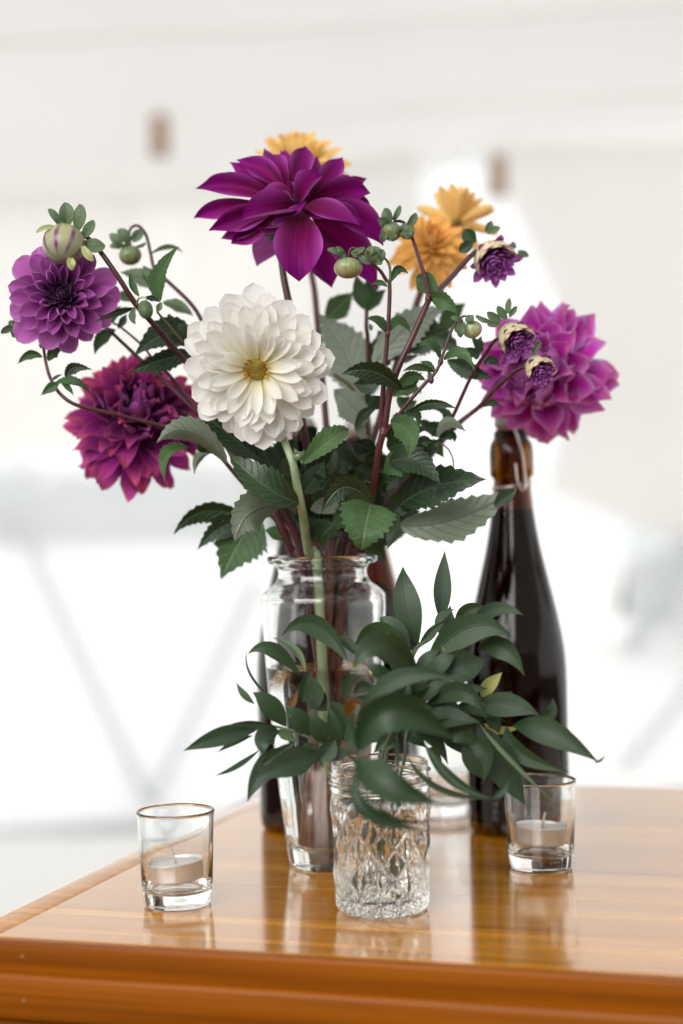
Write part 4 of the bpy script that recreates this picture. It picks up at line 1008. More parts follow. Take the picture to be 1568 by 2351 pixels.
# ---------------- the main branching stem with four buds and one half-open bloom
T = dahlia('branching red-brown dahlia stem carrying green buds and one half-open purple bud')
NODE = (570, 1175, 1.335)
stem(T, 'E', [NODE, (530, 1330, 1.34), (500, 1560, 1.35), (465, 1760, 1.37), (415, 2000, 1.385)], 58, 50, 'stem_red', vase_pts(826, 1.40, 1.9, 0.012))
stem2(T, [('E', 572, 1190, 1.337), ('E', 590, 1050, 1.333), ('E', 618, 880, 1.33), ('E', 690, 660, 1.325), ('E', 800, 420, 1.325), ('E', 940, 105, 1.33)], 16.5, 14)
stem(T, 'C', [(818, 868, 1.33), (950, 750, 1.36), (1090, 595, 1.39), (1160, 530, 1.405)], 44, 40, 'stem_red', name='branch')
stem(T, 'C', [(818, 860, 1.33), (795, 720, 1.34), (745, 560, 1.35), (700, 425, 1.36), (650, 330, 1.362), (590, 312, 1.362), (556, 345, 1.362)], 32, 20, 'stem_red', name='branch')
stem2(T, [('E', 556, 1190, 1.337), ('E', 550, 1040, 1.333), ('E', 570, 760, 1.328), ('E', 592, 500, 1.325), ('E', 610, 250, 1.322), ('C', 540, 770, 1.32), ('C', 515, 735, 1.32), ('C', 470, 665, 1.318), ('C', 400, 605, 1.316), ('C', 340, 545, 1.315), ('C', 295, 508, 1.315), ('C', 258, 515, 1.315), ('C', 244, 575, 1.315)], 12.5, 5)
stem(T, 'C', [(540, 790, 1.32), (546, 700, 1.322), (535, 620, 1.325), (495, 570, 1.327), (450, 560, 1.328)], 24, 14, 'stem_mix', name='branch')
stem(T, 'E', [(580, 1185, 1.337), (620, 1150, 1.335), (660, 1100, 1.33), (760, 960, 1.325), (900, 800, 1.322), (1000, 690, 1.32), (1060, 540, 1.32), (1120, 370, 1.32), (1175, 280, 1.32), (1225, 240, 1.32), (1280, 250, 1.32)], 40, 16, 'stem_red', name='branch')
b = bud(T, P('C', 243, 648, 1.315), camdir(0, -1, 0.12), 0.0098, 0.74, M['bud_cream'], lobes=10)
sepals(b, 'C', 1.312, [((90, 515), (195, 555), 46), ((150, 500), (215, 550), 40), ((190, 585), (225, 545), 46), ((362, 498), (265, 540), 46), ((410, 612), (320, 555), 52), ((330, 545), (270, 545), 40)])
b = bud(T, P('C', 428, 560, 1.327), camdir(0.5, 0.5, 0.6), 0.0068, 0.95, M['bud_green'])
sepals(b, 'C', 1.322, [((400, 490), (385, 560), 60), ((480, 510), (470, 600), 60), ((365, 620), (400, 580), 50), ((490, 600), (440, 600), 50), ((430, 500), (450, 560), 70)])
b = bud(T, P('C', 552, 385, 1.36), camdir(-0.3, -0.9, 0.2), 0.0075, 0.9, M['bud_green'])
sepals(b, 'C', 1.357, [((500, 222), (530, 330), 90), ((455, 300), (530, 350), 70), ((615, 195), (565, 305), 46), ((490, 465), (520, 380), 60), ((575, 455), (560, 390), 60), ((610, 400), (575, 350), 50)])
b = bud(T, P('C', 665, 385, 1.358), camdir(0.1, -0.9, 0.3), 0.0058, 1.0, M['bud_green'])
sepals(b, 'C', 1.355, [((730, 250), (668, 350), 60), ((640, 330), (630, 400), 60), ((690, 440), (665, 380), 60), ((650, 430), (650, 380), 50)])
b = bud(T, P('C', 1135, 1090, 1.32), camdir(0.35, -0.85, 0.4), 0.0068, 0.85, M['bud_pale'], lobes=8)
sepals(b, 'C', 1.315, [((1050, 1150), (1070, 1035), 62), ((1015, 1110), (1050, 1040), 40), ((975, 1000), (1065, 1035), 40), ((1275, 1035), (1160, 990), 40), ((1125, 1050), (1120, 985), 70)])
h = halfopen(T, P('C', 1285, 590, 1.41), camdir(0.22, -0.48, 0.85), 0.0185, 'h1', 1.41, 41, 8, 0.35)
sep = [((1040, 535), (1130, 470), 90), ((1075, 370), (1150, 470), 110), ((1275, 310), (1230, 390), 60), ((1335, 355), (1240, 400), 60), ((1540, 565), (1460, 530), 50), ((1415, 460), (1440, 510), 40)]
for t_, b_, w_ in sep: leaf(T, 'C', b_, None, t_, w_, 1.415, 'leaf' if t_[0] < 1100 else 'sepal', kind='sepal', name='sepal', roll=random.uniform(-20, 20))
leaf(T, 'C', (868, 835), (810, 760), (728, 715), 160, (1.335, 1.345, 1.35), 'leaf_mid', roll=-10, wmax=0.5, kind='sepal')
leaf(T, 'E', (945, 95), (1070, 115), (1178, 225), 160, (1.332, 1.322, 1.32), 'leaf_mid', roll=18, wmax=0.4)
leaf(T, 'C', (555, 745), (600, 655), (675, 690), 75, 1.318, 'leaf_mid', roll=25)
leaf(T, 'C', (525, 785), (470, 750), (400, 770), 45, 1.318, 'leaf_mid', roll=-20)
leaf(T, 'E', (600, 380), (525, 285), (425, 262), 95, (1.325, 1.318, 1.312), 'leaf_mid', roll=30, wmax=0.4)
leaf(T, 'E', (615, 375), (700, 285), (795, 385), 95, (1.325, 1.33, 1.335), 'leaf_mid', roll=-25, wmax=0.4)
leaf(T, 'E', (470, 360), None, (455, 300), 40, 1.315, 'sepal')
leaf(T, 'E', (715, 840), (470, 690), (225, 718), 190, (1.33, 1.31, 1.305), 'leaf', roll=-18, fold=22, wmax=0.45)
leaf(T, 'E', (640, 790), (600, 700), (548, 628), 75, 1.325, 'leaf_mid', roll=15)
leaf(T, 'E', (670, 850), (790, 735), (915, 770), 120, 1.335, 'leaf_mid', roll=20)
leaf(T, 'E', (680, 830), (790, 790), (880, 700), 110, 1.34, 'leaf', roll=-20)
leaf(T, 'E', (985, 700), (850, 650), (722, 695), 75, (1.322, 1.315, 1.312), 'leaf_mid', roll=-30)
leaf(T, 'E', (990, 690), (930, 640), (868, 612), 70, 1.325, 'leaf_mid')
leaf(T, 'E', (1030, 590), (960, 465), (848, 495), 90, (1.322, 1.315, 1.315), 'leaf_mid', roll=30)
leaf(T, 'E', (1060, 600), (1200, 545), (1315, 690), 100, (1.322, 1.31, 1.305), 'leaf_mid', roll=-22)
leaf(T, 'E', (930, 770), (950, 730), (925, 690), 50, 1.322, 'sepal')
leaf(T, 'E', (625, 1110), (770, 1190), (772, 1398), 225, (1.33, 1.305, 1.30), 'leaf_mid', roll=10, fold=25, wmax=0.42)
leaf(T, 'E', (770, 1035), (970, 955), (1170, 1000), 95, (1.335, 1.325, 1.32), 'leaf', roll=25)
leaf(T, 'E', (680, 1090), (830, 1040), (840, 1190), 80, 1.345, 'leaf', roll=-20)
leaf(T, 'E', (460, 1775), (420, 1950), (385, 2160), 470, (1.325, 1.285, 1.285), 'leaf_mid', roll=0, fold=28, wmax=0.36, curl=-0.15)
leaf(T, 'E', (480, 1790), (250, 1640), (60, 1850), 240, (1.345, 1.33, 1.33), 'leaf', roll=-20)
leaf(T, 'E', (690, 1840), (660, 2000), (600, 2150), 150, (1.35, 1.355, 1.355), 'leaf', roll=35)

for nv_, nx_, ny_, ndp, nr in (('E', 568, 1180, 1.336, 0.0042), ('C', 818, 868, 1.33, 0.0034), ('E', 645, 835, 1.328, 0.0030), ('E', 1035, 615, 1.321, 0.0028), ('E', 602, 385, 1.323, 0.0028), ('E', 960, 765, 1.321, 0.0026)):
    bud(T, P(nv_, nx_, ny_, ndp), camdir(0.15, 1, 0), nr * 0.68, 1.5, M['stem_red'], name='stem_node', lobes=5)
# ---------------- stem with the two small half-open buds
T = dahlia('dark dahlia stem with two half-open purple buds in cream hoods before the magenta bloom')
stem(T, 'F', [(540, 420, 1.365), (470, 440, 1.37), (400, 540, 1.378), (330, 640, 1.385), (265, 760, 1.39), (120, 1080, 1.40), (20, 1260, 1.40)], 30, 34, 'stem_red', name='branch')
stem(T, 'F', [(760, 640, 1.36), (650, 685, 1.365), (480, 835, 1.38), (335, 990, 1.39), (150, 1135, 1.395), (20, 1260, 1.40), (-60, 1370, 1.405)], 30, 46, 'stem_red', [P('E', 720, 1650, 1.41), P('E', 570, 1850, 1.415)] + vase_pts(806, 1.415, 2.9, 0.016))
halfopen(T, P('F', 640, 430, 1.36), camdir(0.30, -0.50, 0.8), 0.0150, 'h2', 1.36, 42, 8, 0.45, 44)
halfopen(T, P('F', 835, 680, 1.355), camdir(0.30, -0.50, 0.8), 0.0125, 'h3', 1.355, 43, 8, 0.1, 40)
for t_, b_, w_ in (((405, 205), (520, 285), 80), ((490, 155), (565, 265), 75), ((592, 88), (580, 220), 60), ((655, 155), (590, 245), 50), ((405, 310), (510, 305), 60), ((845, 440), (800, 520), 50), ((790, 500), (790, 560), 50)):
    leaf(T, 'F', b_, None, t_, w_, 1.365, 'sepal', kind='sepal', name='sepal', roll=random.uniform(-20, 20))
leaf(T, 'F', (290, 560), (210, 560), (150, 480), 110, 1.40, 'leaf_mid'); leaf(T, 'F', (320, 600), (300, 540), (210, 500), 90, 1.395, 'leaf')
leaf(T, 'F', (360, 540), (330, 470), (270, 400), 70, 1.40, 'leaf'); leaf(T, 'F', (380, 520), (350, 460), (370, 395), 60, 1.40, 'leaf')
leaf(T, 'F', (380, 640), (450, 600), (510, 650), 80, 1.375, 'leaf'); leaf(T, 'F', (385, 985), (450, 950), (520, 980), 60, 1.38, 'leaf')
leaf(T, 'F', (80, 600), (260, 680), (465, 750), 150, (1.405, 1.395, 1.385), 'leaf', roll=15, fold=18)
leaf(T, 'F', (0, 1230), (90, 1110), (240, 1190), 110, 1.38, 'leaf', roll=165); leaf(T, 'F', (20, 1250), (120, 1220), (140, 1275), 80, 1.385, 'leaf')
leaf(T, 'F', (10, 1260), (80, 1060), (-60, 1000), 90, 1.40, 'leaf', roll=20); leaf(T, 'F', (-20, 1220), (-100, 1130), (-150, 1120), 90, 1.40, 'leaf')
stem(T, 'F', [(0, 1260, 1.39), (90, 1330, 1.385), (130, 1420, 1.38), (132, 1500, 1.375)], 14, 12, 'stem_mix', name='side_shoot')
leaf(T, 'F', (0, 1300), (10, 1330), (55, 1400), 90, 1.39, 'leaf_mid')

# ---------------- leafy stems that fill the heart of the bouquet
T = dahlia('leafy dahlia stem with broad shaded leaves rising behind the white bloom', cat='leafy stem')
stem(T, 'E', [(400, 880, 1.47), (430, 1000, 1.465), (440, 1300, 1.455), (380, 1700, 1.445)], 44, 50, 'stem_mix', vase_pts(775, 1.435, 1.2, 0.017))
stem(T, 'E', [(160, 715, 1.42), (300, 820, 1.42), (400, 1000, 1.43), (430, 1200, 1.44)], 34, 40, 'stem_mix', name='branch')
stem(T, 'E', [(430, 190, 1.45), (428, 330, 1.45), (440, 470, 1.455), (440, 1000, 1.46)], 34, 40, 'stem_red', name='branch')
leaf(T, 'E', (400, 900), (260, 560), (40, 225), 440, (1.465, 1.47, 1.475), 'leaf', roll=155, fold=8, wmax=0.4)
leaf(T, 'E', (440, 900), (400, 640), (250, 290), 300, (1.47, 1.475, 1.48), 'leaf', roll=170, fold=8, wmax=0.4)
leaf(T, 'E', (480, 640), (760, 330), (1070, 175), 300, (1.45, 1.45, 1.45), 'leaf', roll=160, fold=10)
leaf(T, 'E', (560, 560), (900, 400), (1210, 550), 300, (1.46, 1.455, 1.45), 'leaf', roll=0, fold=12)
leaf(T, 'E', (480, 700), (560, 500), (520, 360), 240, (1.455, 1.46, 1.46), 'leaf', roll=10, fold=12)
leaf(T, 'E', (100, 270), (200, 160), (320, 45), 190, 1.49, 'leaf_mid', roll=10, fold=10)
leaf(T, 'E', (430, 190), (380, 60), (340, -110), 150, 1.455, 'leaf_mid', roll=10)
leaf(T, 'E', (440, 200), (500, 100), (590, 20), 110, 1.455, 'leaf_mid'); leaf(T, 'E', (430, 60), (470, -20), (420, -120), 130, 1.46, 'leaf_mid')
leaf(T, 'E', (1040, 390), (1120, 240), (1250, 130), 170, 1.55, 'leaf_mid', roll=12, fold=10)
leaf(T, 'E', (160, 840), (330, 1000), (370, 1190), 260, (1.415, 1.405, 1.40), 'leaf', roll=165, fold=12)
leaf(T, 'E', (520, 980), (400, 1060), (330, 1180), 90, 1.385, 'leaf', roll=15); leaf(T, 'E', (350, 1090), (385, 1180), (400, 1270), 90, 1.39, 'leaf', roll=170)
leaf(T, 'E', (540, 760), (420, 800), (320, 790), 160, 1.40, 'leaf'); leaf(T, 'E', (560, 900), (480, 940), (420, 860), 120, 1.41, 'leaf')
leaf(T, 'E', (640, 900), (760, 830), (880, 870), 130, 1.39, 'leaf_mid'); leaf(T, 'E', (680, 900), (760, 960), (840, 930), 130, 1.40, 'leaf_mid')
leaf(T, 'E', (680, 620), (760, 590), (860, 560), 60, 1.42, 'leaf')

T = dahlia('leafy dahlia stem with large dark serrated leaves spreading over the vase rim, bottle side', cat='leafy stem')
stem(T, 'E', [(800, 1550, 1.385), (700, 1670, 1.39), (600, 1800, 1.395), (540, 1950, 1.40)], 46, 50, 'stem_red', vase_pts(815, 1.41, 2.2, 0.018))
leaf(T, 'E', (610, 1440), (830, 1430), (1035, 1625), 230, (1.35, 1.335, 1.33), 'leaf', roll=-15, fold=18)
leaf(T, 'E', (690, 1800), (1000, 1630), (1408, 1578), 330, (1.375, 1.355, 1.34), 'leaf', roll=-10, fold=18, wmax=0.42)
leaf(T, 'E', (690, 1950), (1150, 1900), (1660, 1650), 330, (1.395, 1.385, 1.38), 'leaf', roll=168, fold=14, wmax=0.45, wave=0.04)
leaf(T, 'F', (470, 1800), (560, 1720), (655, 1662), 120, 1.378, 'leaf', roll=0, fold=8)
leaf(T, 'E', (640, 1900), (700, 1780), (780, 1700), 200, 1.38, 'leaf'); leaf(T, 'E', (560, 1650), (640, 1560), (600, 1460), 180, 1.375, 'leaf')
leaf(T, 'E', (430, 2080), (500, 2150), (595, 2250), 190, 1.45, 'leaf_mid', roll=10); leaf(T, 'E', (660, 2060), (700, 1950), (740, 1840), 140, 1.40, 'leaf')
leaf(T, 'E', (900, 1150), (1000, 1170), (1080, 1260), 130, 1.385, 'leaf'); leaf(T, 'E', (840, 1330), (900, 1270), (970, 1280), 110, 1.36, 'leaf')
leaf(T, 'E', (900, 1400), (960, 1310), (1030, 1260), 130, 1.37, 'leaf')

rn_ = random.Random(5)
T = dahlia('leafy dahlia stem with pale drooping leaves at the vase rim, table-corner side', cat='leafy stem')
stem(T, 'G', [(780, 620, 1.40), (850, 760, 1.40), (900, 870, 1.402), (935, 950, 1.405)], 60, 50, 'stem_red', vase_pts(668, 1.40, 0.4, 0.016))
stem(T, 'G', [(830, 560, 1.385), (920, 740, 1.39), (985, 930, 1.395)], 44, 46, 'stem_red', vase_pts(695, 1.395, 0.9, 0.019), name='stem')
leaf(T, 'G', (835, 600), (620, 640), (512, 845), 280, (1.37, 1.335, 1.33), 'leaf', roll=165, fold=12, wmax=0.42, curl=-0.2)
leaf(T, 'G', (640, 700), (300, 630), (70, 795), 175, (1.43, 1.425, 1.42), 'leaf', roll=-35, fold=15)
leaf(T, 'G', (690, 660), (550, 830), (408, 1115), 380, (1.43, 1.43, 1.43), 'leaf_mid', roll=5, fold=10, wmax=0.4)
leaf(T, 'G', (620, 720), (420, 740), (240, 905), 170, (1.428, 1.425, 1.42), 'leaf', roll=-10)
leaf(T, 'G', (900, 850), (800, 790), (725, 765), 110, 1.40, 'leaf_mid', roll=20)
leaf(T, 'G', (680, 250), (480, 90), (300, -60), 190, (1.37, 1.36, 1.355), 'leaf', roll=10, fold=15)
leaf(T, 'G', (640, 260), (600, 160), (480, 60), 150, 1.375, 'leaf_mid', roll=-10)
leaf(T, 'G', (830, 380), (740, 260), (700, 90), 200, 1.39, 'leaf')
leaf(T, 'G', (640, 470), None, (570, 400), 90, 1.36, 'leaf_mid')
for it in ((('Z', (690, 1240), (670, 1120), (640, 1010)), 170), (('Z', (720, 1250), (735, 1130), (720, 1020)), 150), (('Z', (800, 1250), (850, 1130), (830, 1000)), 170), (('Z', (830, 1240), (885, 1150), (900, 1030)), 150), (('Z', (790, 1240), (790, 1130), (770, 1010)), 150), (('Z', (840, 1190), (900, 1100), (960, 1050)), 110), (('Z', (860, 1260), (890, 1210), (905, 1150)), 90)):
    leaf(T, *it[0], it[1], (1.45, 1.475, 1.485), 'leaf', roll=rn_.uniform(-20, 20), fold=10)
for (bx, by, tx, ty, w_) in ((640, 1180, 820, 1080, 150), (600, 1330, 780, 1300, 190), (590, 1400, 720, 1560, 210), (560, 1500, 420, 1380, 190), (520, 1600, 330, 1500, 210), (500, 1700, 640, 1620, 190), (700, 1500, 880, 1500, 190), (480, 1350, 300, 1280, 170), (600, 1250, 700, 1120, 130), (760, 1250, 900, 1180, 150), (820, 1420, 960, 1400, 150), (420, 1750, 240, 1700, 190), (560, 1000, 450, 900, 150), (330, 1480, 180, 1560, 200), (300, 1900, 150, 2000, 190), (230, 1700, 90, 1600, 180)):
    dd = rn_.uniform(1.345, 1.385)
    leaf(T, 'E', (bx, by), ((bx + tx) / 2, (by + ty) / 2 - rn_.uniform(10, 60)), (tx, ty), w_, (dd + 0.012, dd, dd - 0.012), 'leaf' if rn_.random() < 0.7 else 'leaf_mid', roll=rn_.uniform(-30, 30), fold=rn_.uniform(12, 30))
rn = random.Random(77)
FILL = [(880, 330, 960, 120), (960, 420, 860, 250), (900, 560, 820, 380), (1000, 300, 1060, 120), (1020, 680, 960, 480), (1180, 460, 1080, 330), (1240, 380, 1150, 230), (1330, 460, 1240, 330), (1220, 760, 1160, 560), (1380, 520, 1300, 330), (1420, 420, 1350, 250), (1440, 300, 1390, 130), (1060, 560, 1160, 400), (1300, 560, 1420, 600), (1120, 330, 1030, 180), (1020, 500, 1150, 300), (1050, 620, 1280, 480), (1100, 700, 1260, 820), (1150, 600, 1300, 420), (1080, 420, 1220, 250), (1190, 330, 1340, 200), (1240, 520, 1400, 330), (1290, 640, 1430, 480), (1000, 780, 1120, 700), (1300, 300, 1430, 180), (1170, 240, 1300, 120), (880, 420, 760, 300), (1130, 860, 1230, 720), (1380, 620, 1470, 420), (1330, 800, 1250, 690), (1060, 160, 960, 60)]
for (bx, by, tx, ty) in FILL:
    dd = rn.uniform(1.36, 1.43)
    leaf(T, 'G', (bx, by), ((bx + tx) / 2 + rn.uniform(-30, 30), (by + ty) / 2 - rn.uniform(0, 40)), (tx, ty), rn.uniform(190, 290), (dd + 0.01, dd, dd - 0.01), 'leaf', roll=rn.uniform(-35, 35) + (180 if rn.random() < 0.2 else 0), fold=rn.uniform(8, 28))

# ================================================================ RUSCUS SPRIGS IN THE JAR
def sprig(label): return thing('ruscus_sprig', JB + Vector((0, 0, 0.0112)), label, 'greenery', 'ruscus sprigs in the pressed-glass jar')
def jar_pts(dx, dy, ex, ey):
    a = JB + Vector((dx, dy, 0.098)); e = JB + Vector((ex, ey, 0.0125)); return [a, a.lerp(e, 0.5), e]
def rl(T, view, base, mid, tip, w, d, roll=0, roll1=None, fold=14, curl=0.05, mat='ruscus', wmax=0.45):
    return leaf(T, view, base, mid, tip, w * 0.9, d, mat, roll, roll1, fold, 'ruscus', curl, wmax, 'leaf', None, 0.006)

T = sprig('upright ruscus sprig, its two tall leaves standing against the white backdrop')
stem(T, 'I', [(520, 500, 1.325), (470, 620, 1.315), (375, 690, 1.305), (330, 790, 1.295), (290, 950, 1.285), (230, 1180, 1.275)], 26, 26, 'stem_ruscus', jar_pts(0.004, 0.006, -0.012, 0.004))
rl(T, 'I', (378, 685), (310, 420), (288, 205), 180, (1.31, 1.31, 1.32), 0, 0, 8, 0.1)
rl(T, 'I', (520, 545), (528, 320), (541, 108), 116, (1.325, 1.325, 1.33), 0, 0, 8, 0.1)
rl(T, 'I', (520, 640), (545, 560), (575, 440), 150, (1.32, 1.325, 1.33), 20); rl(T, 'I', (480, 560), (530, 500), (600, 460), 60, 1.315, -20); rl(T, 'I', (380, 690), (470, 590), (545, 540), 60, 1.312, 10)
rl(T, 'I', (610, 585), (680, 470), (803, 455), 105, (1.32, 1.315, 1.315), 15); rl(T, 'I', (690, 560), (850, 462), (1018, 500), 100, (1.30, 1.285, 1.275), -8, None, 18)
rl(T, 'I', (330, 770), (225, 590), (150, 510), 165, (1.30, 1.30, 1.305), 10); rl(T, 'I', (330, 790), (150, 615), (-5, 690), 190, (1.295, 1.30, 1.305), -15)
rl(T, 'I', (360, 740), (340, 650), (310, 600), 90, 1.312, 25)
rl(T, 'H', (905, 1140), (600, 815), (312, 912), 215, (1.29, 1.295, 1.29), -18, 10, 20); rl(T, 'H', (1000, 1100), (900, 980), (800, 910), 120, (1.30, 1.305, 1.31), 30)

T = sprig('ruscus sprig leaning over the dark bottle with broad glossy leaves')
stem(T, 'I', [(1100, 1095, 1.25), (930, 1060, 1.255), (740, 1000, 1.262), (560, 920, 1.268), (430, 870, 1.27), (330, 1000, 1.272), (250, 1180, 1.275)], 18, 24, 'stem_ruscus', jar_pts(0.012, 0.002, 0.008, -0.010))
rl(T, 'I', (425, 810), (690, 580), (948, 632), 205, (1.275, 1.262, 1.255), -10, 5, 16); rl(T, 'I', (740, 705), (895, 700), (1024, 866), 150, (1.28, 1.27, 1.265), 12, None, 18)
rl(T, 'I', (430, 800), (610, 815), (783, 765), 215, (1.268, 1.255, 1.262), 8, -20, 10, 0.3, wmax=0.6)
rl(T, 'I', (760, 990), (820, 920), (886, 843), 100, (1.268, 1.262, 1.262), -15, None, 20, 0.3, 'ruscus_dry'); rl(T, 'I', (790, 1010), (880, 990), (951, 955), 70, 1.268, 20)
rl(T, 'I', (690, 1060), (920, 1040), (1112, 1103), 165, (1.262, 1.25, 1.245), -5, None, 14); rl(T, 'I', (1100, 1112), (1180, 1080), (1192, 1000), 90, (1.25, 1.25, 1.255), 30)
rl(T, 'I', (750, 1140), (860, 1190), (1020, 1165), 60, 1.262, 10, mat='ruscus_dry'); rl(T, 'I', (780, 1120), (840, 1150), (866, 1215), 90, 1.258)
rl(T, 'I', (950, 1165), (1190, 1215), (1470, 1385), 175, (1.255, 1.235, 1.225), -12, 10, 12, 0.2); rl(T, 'I', (1440, 1385), (1480, 1375), (1512, 1340), 18, 1.225)
rl(T, 'I', (915, 1165), (1000, 1330), (1290, 1445), 130, (1.258, 1.245, 1.235), 35, 15, 16)
rl(T, 'I', (380, 960), (540, 905), (695, 968), 100, (1.255, 1.25, 1.245), 15); rl(T, 'I', (420, 1000), (520, 1010), (640, 1060), 130, 1.25, -20)
rl(T, 'I', (560, 760), (640, 700), (700, 650), 120, 1.285, 20)

T = sprig('ruscus sprig drooping towards the candle glass before the dark bottle')
stem(T, 'I', [(745, 1150, 1.245), (620, 1080, 1.25), (450, 1080, 1.255), (320, 1180, 1.262)], 20, 24, 'stem_ruscus', jar_pts(0.016, -0.004, -0.008, 0.010))
rl(T, 'I', (735, 1150), (880, 1400), (1026, 1645), 235, (1.25, 1.245, 1.245), 12, -10, 14); rl(T, 'I', (745, 1150), (940, 1370), (1205, 1635), 38, (1.235, 1.222, 1.215), 150, None, 25)
rl(T, 'I', (640, 1235), (790, 1330), (765, 1520), 150, (1.245, 1.235, 1.235), 20, 60, 12); rl(T, 'I', (650, 1260), (720, 1380), (790, 1500), 150, (1.25, 1.248, 1.248), -10)
rl(T, 'I', (415, 1265), (590, 1490), (870, 1612), 78, (1.225, 1.212, 1.205), -15, 25, 22, 0.3, 'ruscus'); rl(T, 'I', (310, 1340), (530, 1545), (880, 1600), 55, (1.215, 1.208, 1.202), 40, None, 20, 0.3)
rl(T, 'I', (820, 1610), (890, 1570), (928, 1495), 40, 1.205, -20, mat='ruscus')
rl(T, 'I', (440, 1300), (480, 1330), (525, 1388), 80, 1.245, 20); rl(T, 'I', (560, 1180), (640, 1200), (730, 1290), 170, (1.245, 1.24, 1.24), 15); rl(T, 'I', (420, 1150), (560, 1120), (730, 1150), 170, (1.25, 1.235, 1.23), -25)
rl(T, 'I', (430, 1050), (650, 960), (790, 1130), 140, (1.245, 1.225, 1.22), -20, 40, 16); rl(T, 'I', (360, 1210), (480, 1200), (620, 1260), 140, 1.25, 10)

T = sprig('ruscus sprig arching forward, its biggest soft-focus leaves hanging over the jar')
stem(T, 'I', [(30, 1340, 1.145), (40, 1230, 1.165), (130, 1140, 1.20), (220, 1180, 1.24)], 22, 24, 'stem_ruscus', jar_pts(0.0, -0.014, 0.010, 0.008))
rl(T, 'I', (15, 1345), (215, 1080), (605, 1250), 250, (1.15, 1.135, 1.15), -8, 18, 14, 0.35, wmax=0.5)
rl(T, 'K', (510, 400), (830, 690), (1430, 905), 430, (1.15, 1.125, 1.13), -20, 5, 12, 0.3, wmax=0.4)
rl(T, 'K', (495, 560), (620, 1010), (1310, 1225), 190, (1.15, 1.14, 1.15), 40, -35, 18, 0.3); rl(T, 'K', (700, 850), (980, 1090), (1470, 1075), 90, (1.15, 1.155, 1.16), 60, None, 20)
rl(T, 'I', (10, 1120), (270, 880), (625, 892), 130, (1.21, 1.195, 1.19), -30, 10, 16); rl(T, 'I', (385, 850), (150, 680), (-10, 825), 205, (1.25, 1.22, 1.215), -10, 15, 14)
rl(T, 'I', (180, 1060), (215, 960), (260, 850), 80, 1.20, 150); rl(T, 'I', (200, 1100), (330, 1040), (470, 1060), 150, 1.215, 15); rl(T, 'H', (880, 1480), (900, 1320), (990, 1240), 110, (1.23, 1.225, 1.22), -25, 20)
rl(T, 'H', (900, 1640), (930, 1500), (1060, 1520), 130, (1.21, 1.20, 1.20), 20, 50, 14, 0.3, 'ruscus_orange'); rl(T, 'H', (950, 1420), (1040, 1360), (1130, 1400), 130, 1.235, 10)

T = sprig('ruscus sprig reaching out over the bare tabletop with slender pointed leaves')
stem(T, 'J', [(560, 300, 1.265), (720, 300, 1.262), (900, 335, 1.258), (1060, 400, 1.258), (1190, 455, 1.262)], 18, 22, 'stem_ruscus', jar_pts(-0.014, -0.002, 0.012, 0.004))
rl(T, 'J', (700, 315), (400, 385), (138, 486), 150, (1.262, 1.25, 1.245), 8, -8, 14); rl(T, 'J', (830, 325), (620, 290), (440, 310), 62, (1.258, 1.25, 1.245), -25, None, 18)
rl(T, 'J', (640, 375), (500, 430), (385, 495), 60, 1.262, 35); rl(T, 'J', (690, 475), (520, 600), (365, 662), 48, (1.262, 1.255, 1.25), 25)
rl(T, 'J', (830, 345), (720, 400), (720, 512), 170, (1.25, 1.238, 1.235), -20, 15, 10); rl(T, 'J', (880, 315), (760, 160), (635, 65), 165, (1.265, 1.26, 1.26), -5, 8)
rl(T, 'J', (650, 150), (570, 80), (520, -5), 60, (1.268, 1.265, 1.265), 160); rl(T, 'H', (355, 1545), (60, 1290), (12, 1025), 34, (1.275, 1.27, 1.275), 40); rl(T, 'H', (480, 1262), (230, 1030), (18, 1068), 150, (1.29, 1.285, 1.285), -12, 10)
rl(T, 'H', (525, 1225), (430, 1030), (232, 925), 80, (1.29, 1.295, 1.30), 155); rl(T, 'J', (950, 470), (730, 610), (598, 852), 190, (1.25, 1.235, 1.23), 18, -10, 14)
rl(T, 'J', (1115, 500), (890, 580), (655, 690), 225, (1.245, 1.228, 1.222), -10, 5, 14, wmax=0.4); rl(T, 'J', (940, 420), (800, 520), (680, 600), 100, 1.235, -15)
rl(T, 'J', (1050, 375), (960, 260), (880, 155), 165, (1.262, 1.255, 1.255), 10); rl(T, 'J', (1195, 430), (1110, 320), (1058, 190), 150, (1.262, 1.255, 1.255), -10); rl(T, 'J', (1240, 490), (1215, 330), (1185, 175), 140, (1.258, 1.25, 1.25), 20)
rl(T, 'J', (1170, 200), (1090, 100), (1030, -10), 170, (1.285, 1.285, 1.285), -15); rl(T, 'J', (1290, 420), (1280, 250), (1200, 130), 170, 1.268, 15); rl(T, 'J', (1330, 480), (1350, 380), (1310, 280), 130, 1.25, -25)
rl(T, 'J', (800, 345), (880, 370), (960, 430), 90, 1.265, 160); rl(T, 'H', (500, 1500), (520, 1340), (575, 1190), 130, (1.285, 1.285, 1.285), 25); rl(T, 'H', (640, 1540), (620, 1400), (590, 1270), 150, 1.28, -10); rl(T, 'J', (880, 200), (920, 130), (960, 50), 70, 1.285, 10, mat='ruscus_orange')
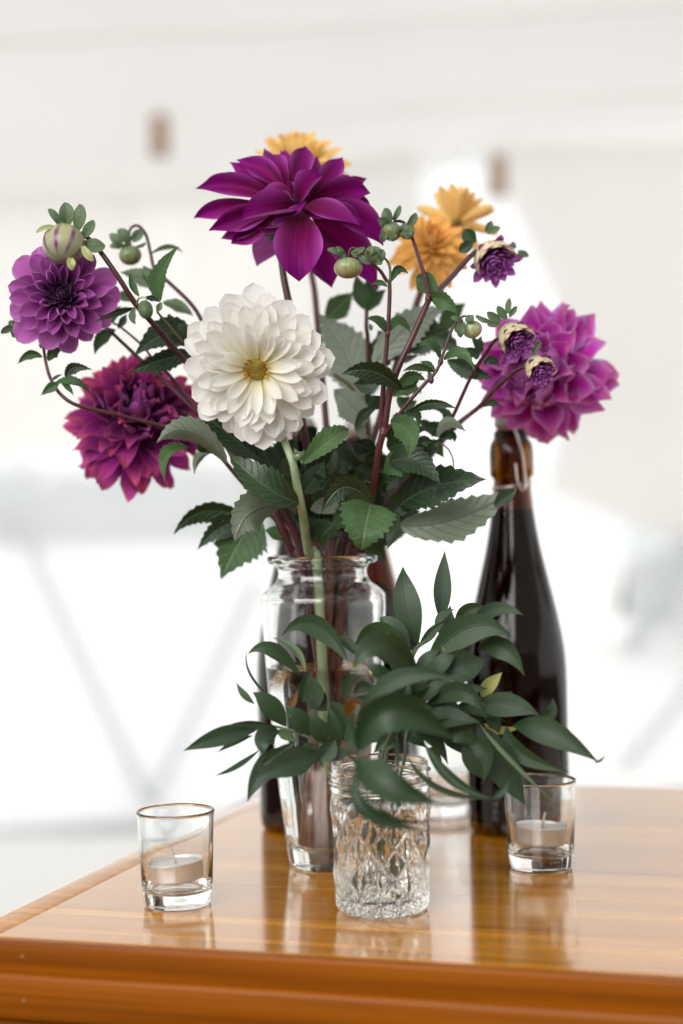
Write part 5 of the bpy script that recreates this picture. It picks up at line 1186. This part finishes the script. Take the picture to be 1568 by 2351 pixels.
rl(T, 'J', (1110, 560), (1180, 480), (1230, 400), 150, 1.245, 10); rl(T, 'J', (1180, 560), (1260, 510), (1340, 520), 110, 1.25, -15); rl(T, 'J', (1000, 430), (1080, 490), (1140, 600), 90, 1.26, 20)

# shorter inner leaves that crowd the mouth of the jar
T = sprig('short bushy ruscus sprig packed in the shaded middle of the jar')
stem(T, 'I', [(330, 1020, 1.262), (280, 1120, 1.265), (230, 1230, 1.268)], 20, 24, 'stem_ruscus', jar_pts(0.004, 0.012, 0.002, 0.012))
rr = random.Random(12)
for (bx, by, tx, ty) in ((300, 1130, 120, 960), (280, 1160, 60, 1080), (310, 1100, 330, 900), (330, 1080, 480, 930), (340, 1120, 560, 1050), (330, 1160, 520, 1180), (300, 1180, 430, 1300), (270, 1190, 170, 1290), (260, 1180, 60, 1200), (320, 1060, 230, 880), (350, 1060, 560, 900), (360, 1100, 640, 1010), (340, 1190, 600, 1260), (250, 1150, -20, 1000), (280, 1100, 20, 920), (380, 1150, 680, 1130), (350, 1000, 420, 840), (330, 1000, 300, 820), (240, 1210, 20, 1290), (250, 1230, 110, 1330), (380, 1030, 620, 860), (300, 1040, 90, 860)):
    dd = rr.uniform(1.245, 1.285)
    rl(T, 'I', (bx, by), ((bx + tx) / 2 + rr.uniform(-20, 20), (by + ty) / 2 - rr.uniform(10, 60)), (tx, ty), rr.uniform(75, 125), (dd, dd - 0.008, dd - 0.006), rr.uniform(-45, 45), None, rr.uniform(10, 24), 0.1)
for (bx, by, tx, ty) in ((420, 1160, 700, 1240), (500, 1120, 790, 1180), (560, 1090, 820, 1080), (480, 1200, 720, 1380), (520, 1160, 860, 1290), (450, 1020, 700, 880), (520, 1000, 800, 940), (400, 1240, 560, 1400), (600, 1060, 900, 1140), (380, 900, 520, 700), (420, 900, 600, 740), (300, 930, 180, 740), (260, 1000, 60, 800)):
    dd = rr.uniform(1.25, 1.275)
    rl(T, 'I', (bx, by), ((bx + tx) / 2 + rr.uniform(-20, 20), (by + ty) / 2 - rr.uniform(10, 50)), (tx, ty), rr.uniform(90, 140), (dd, dd - 0.006, dd - 0.004), rr.uniform(-40, 40), None, rr.uniform(10, 22), 0.05)
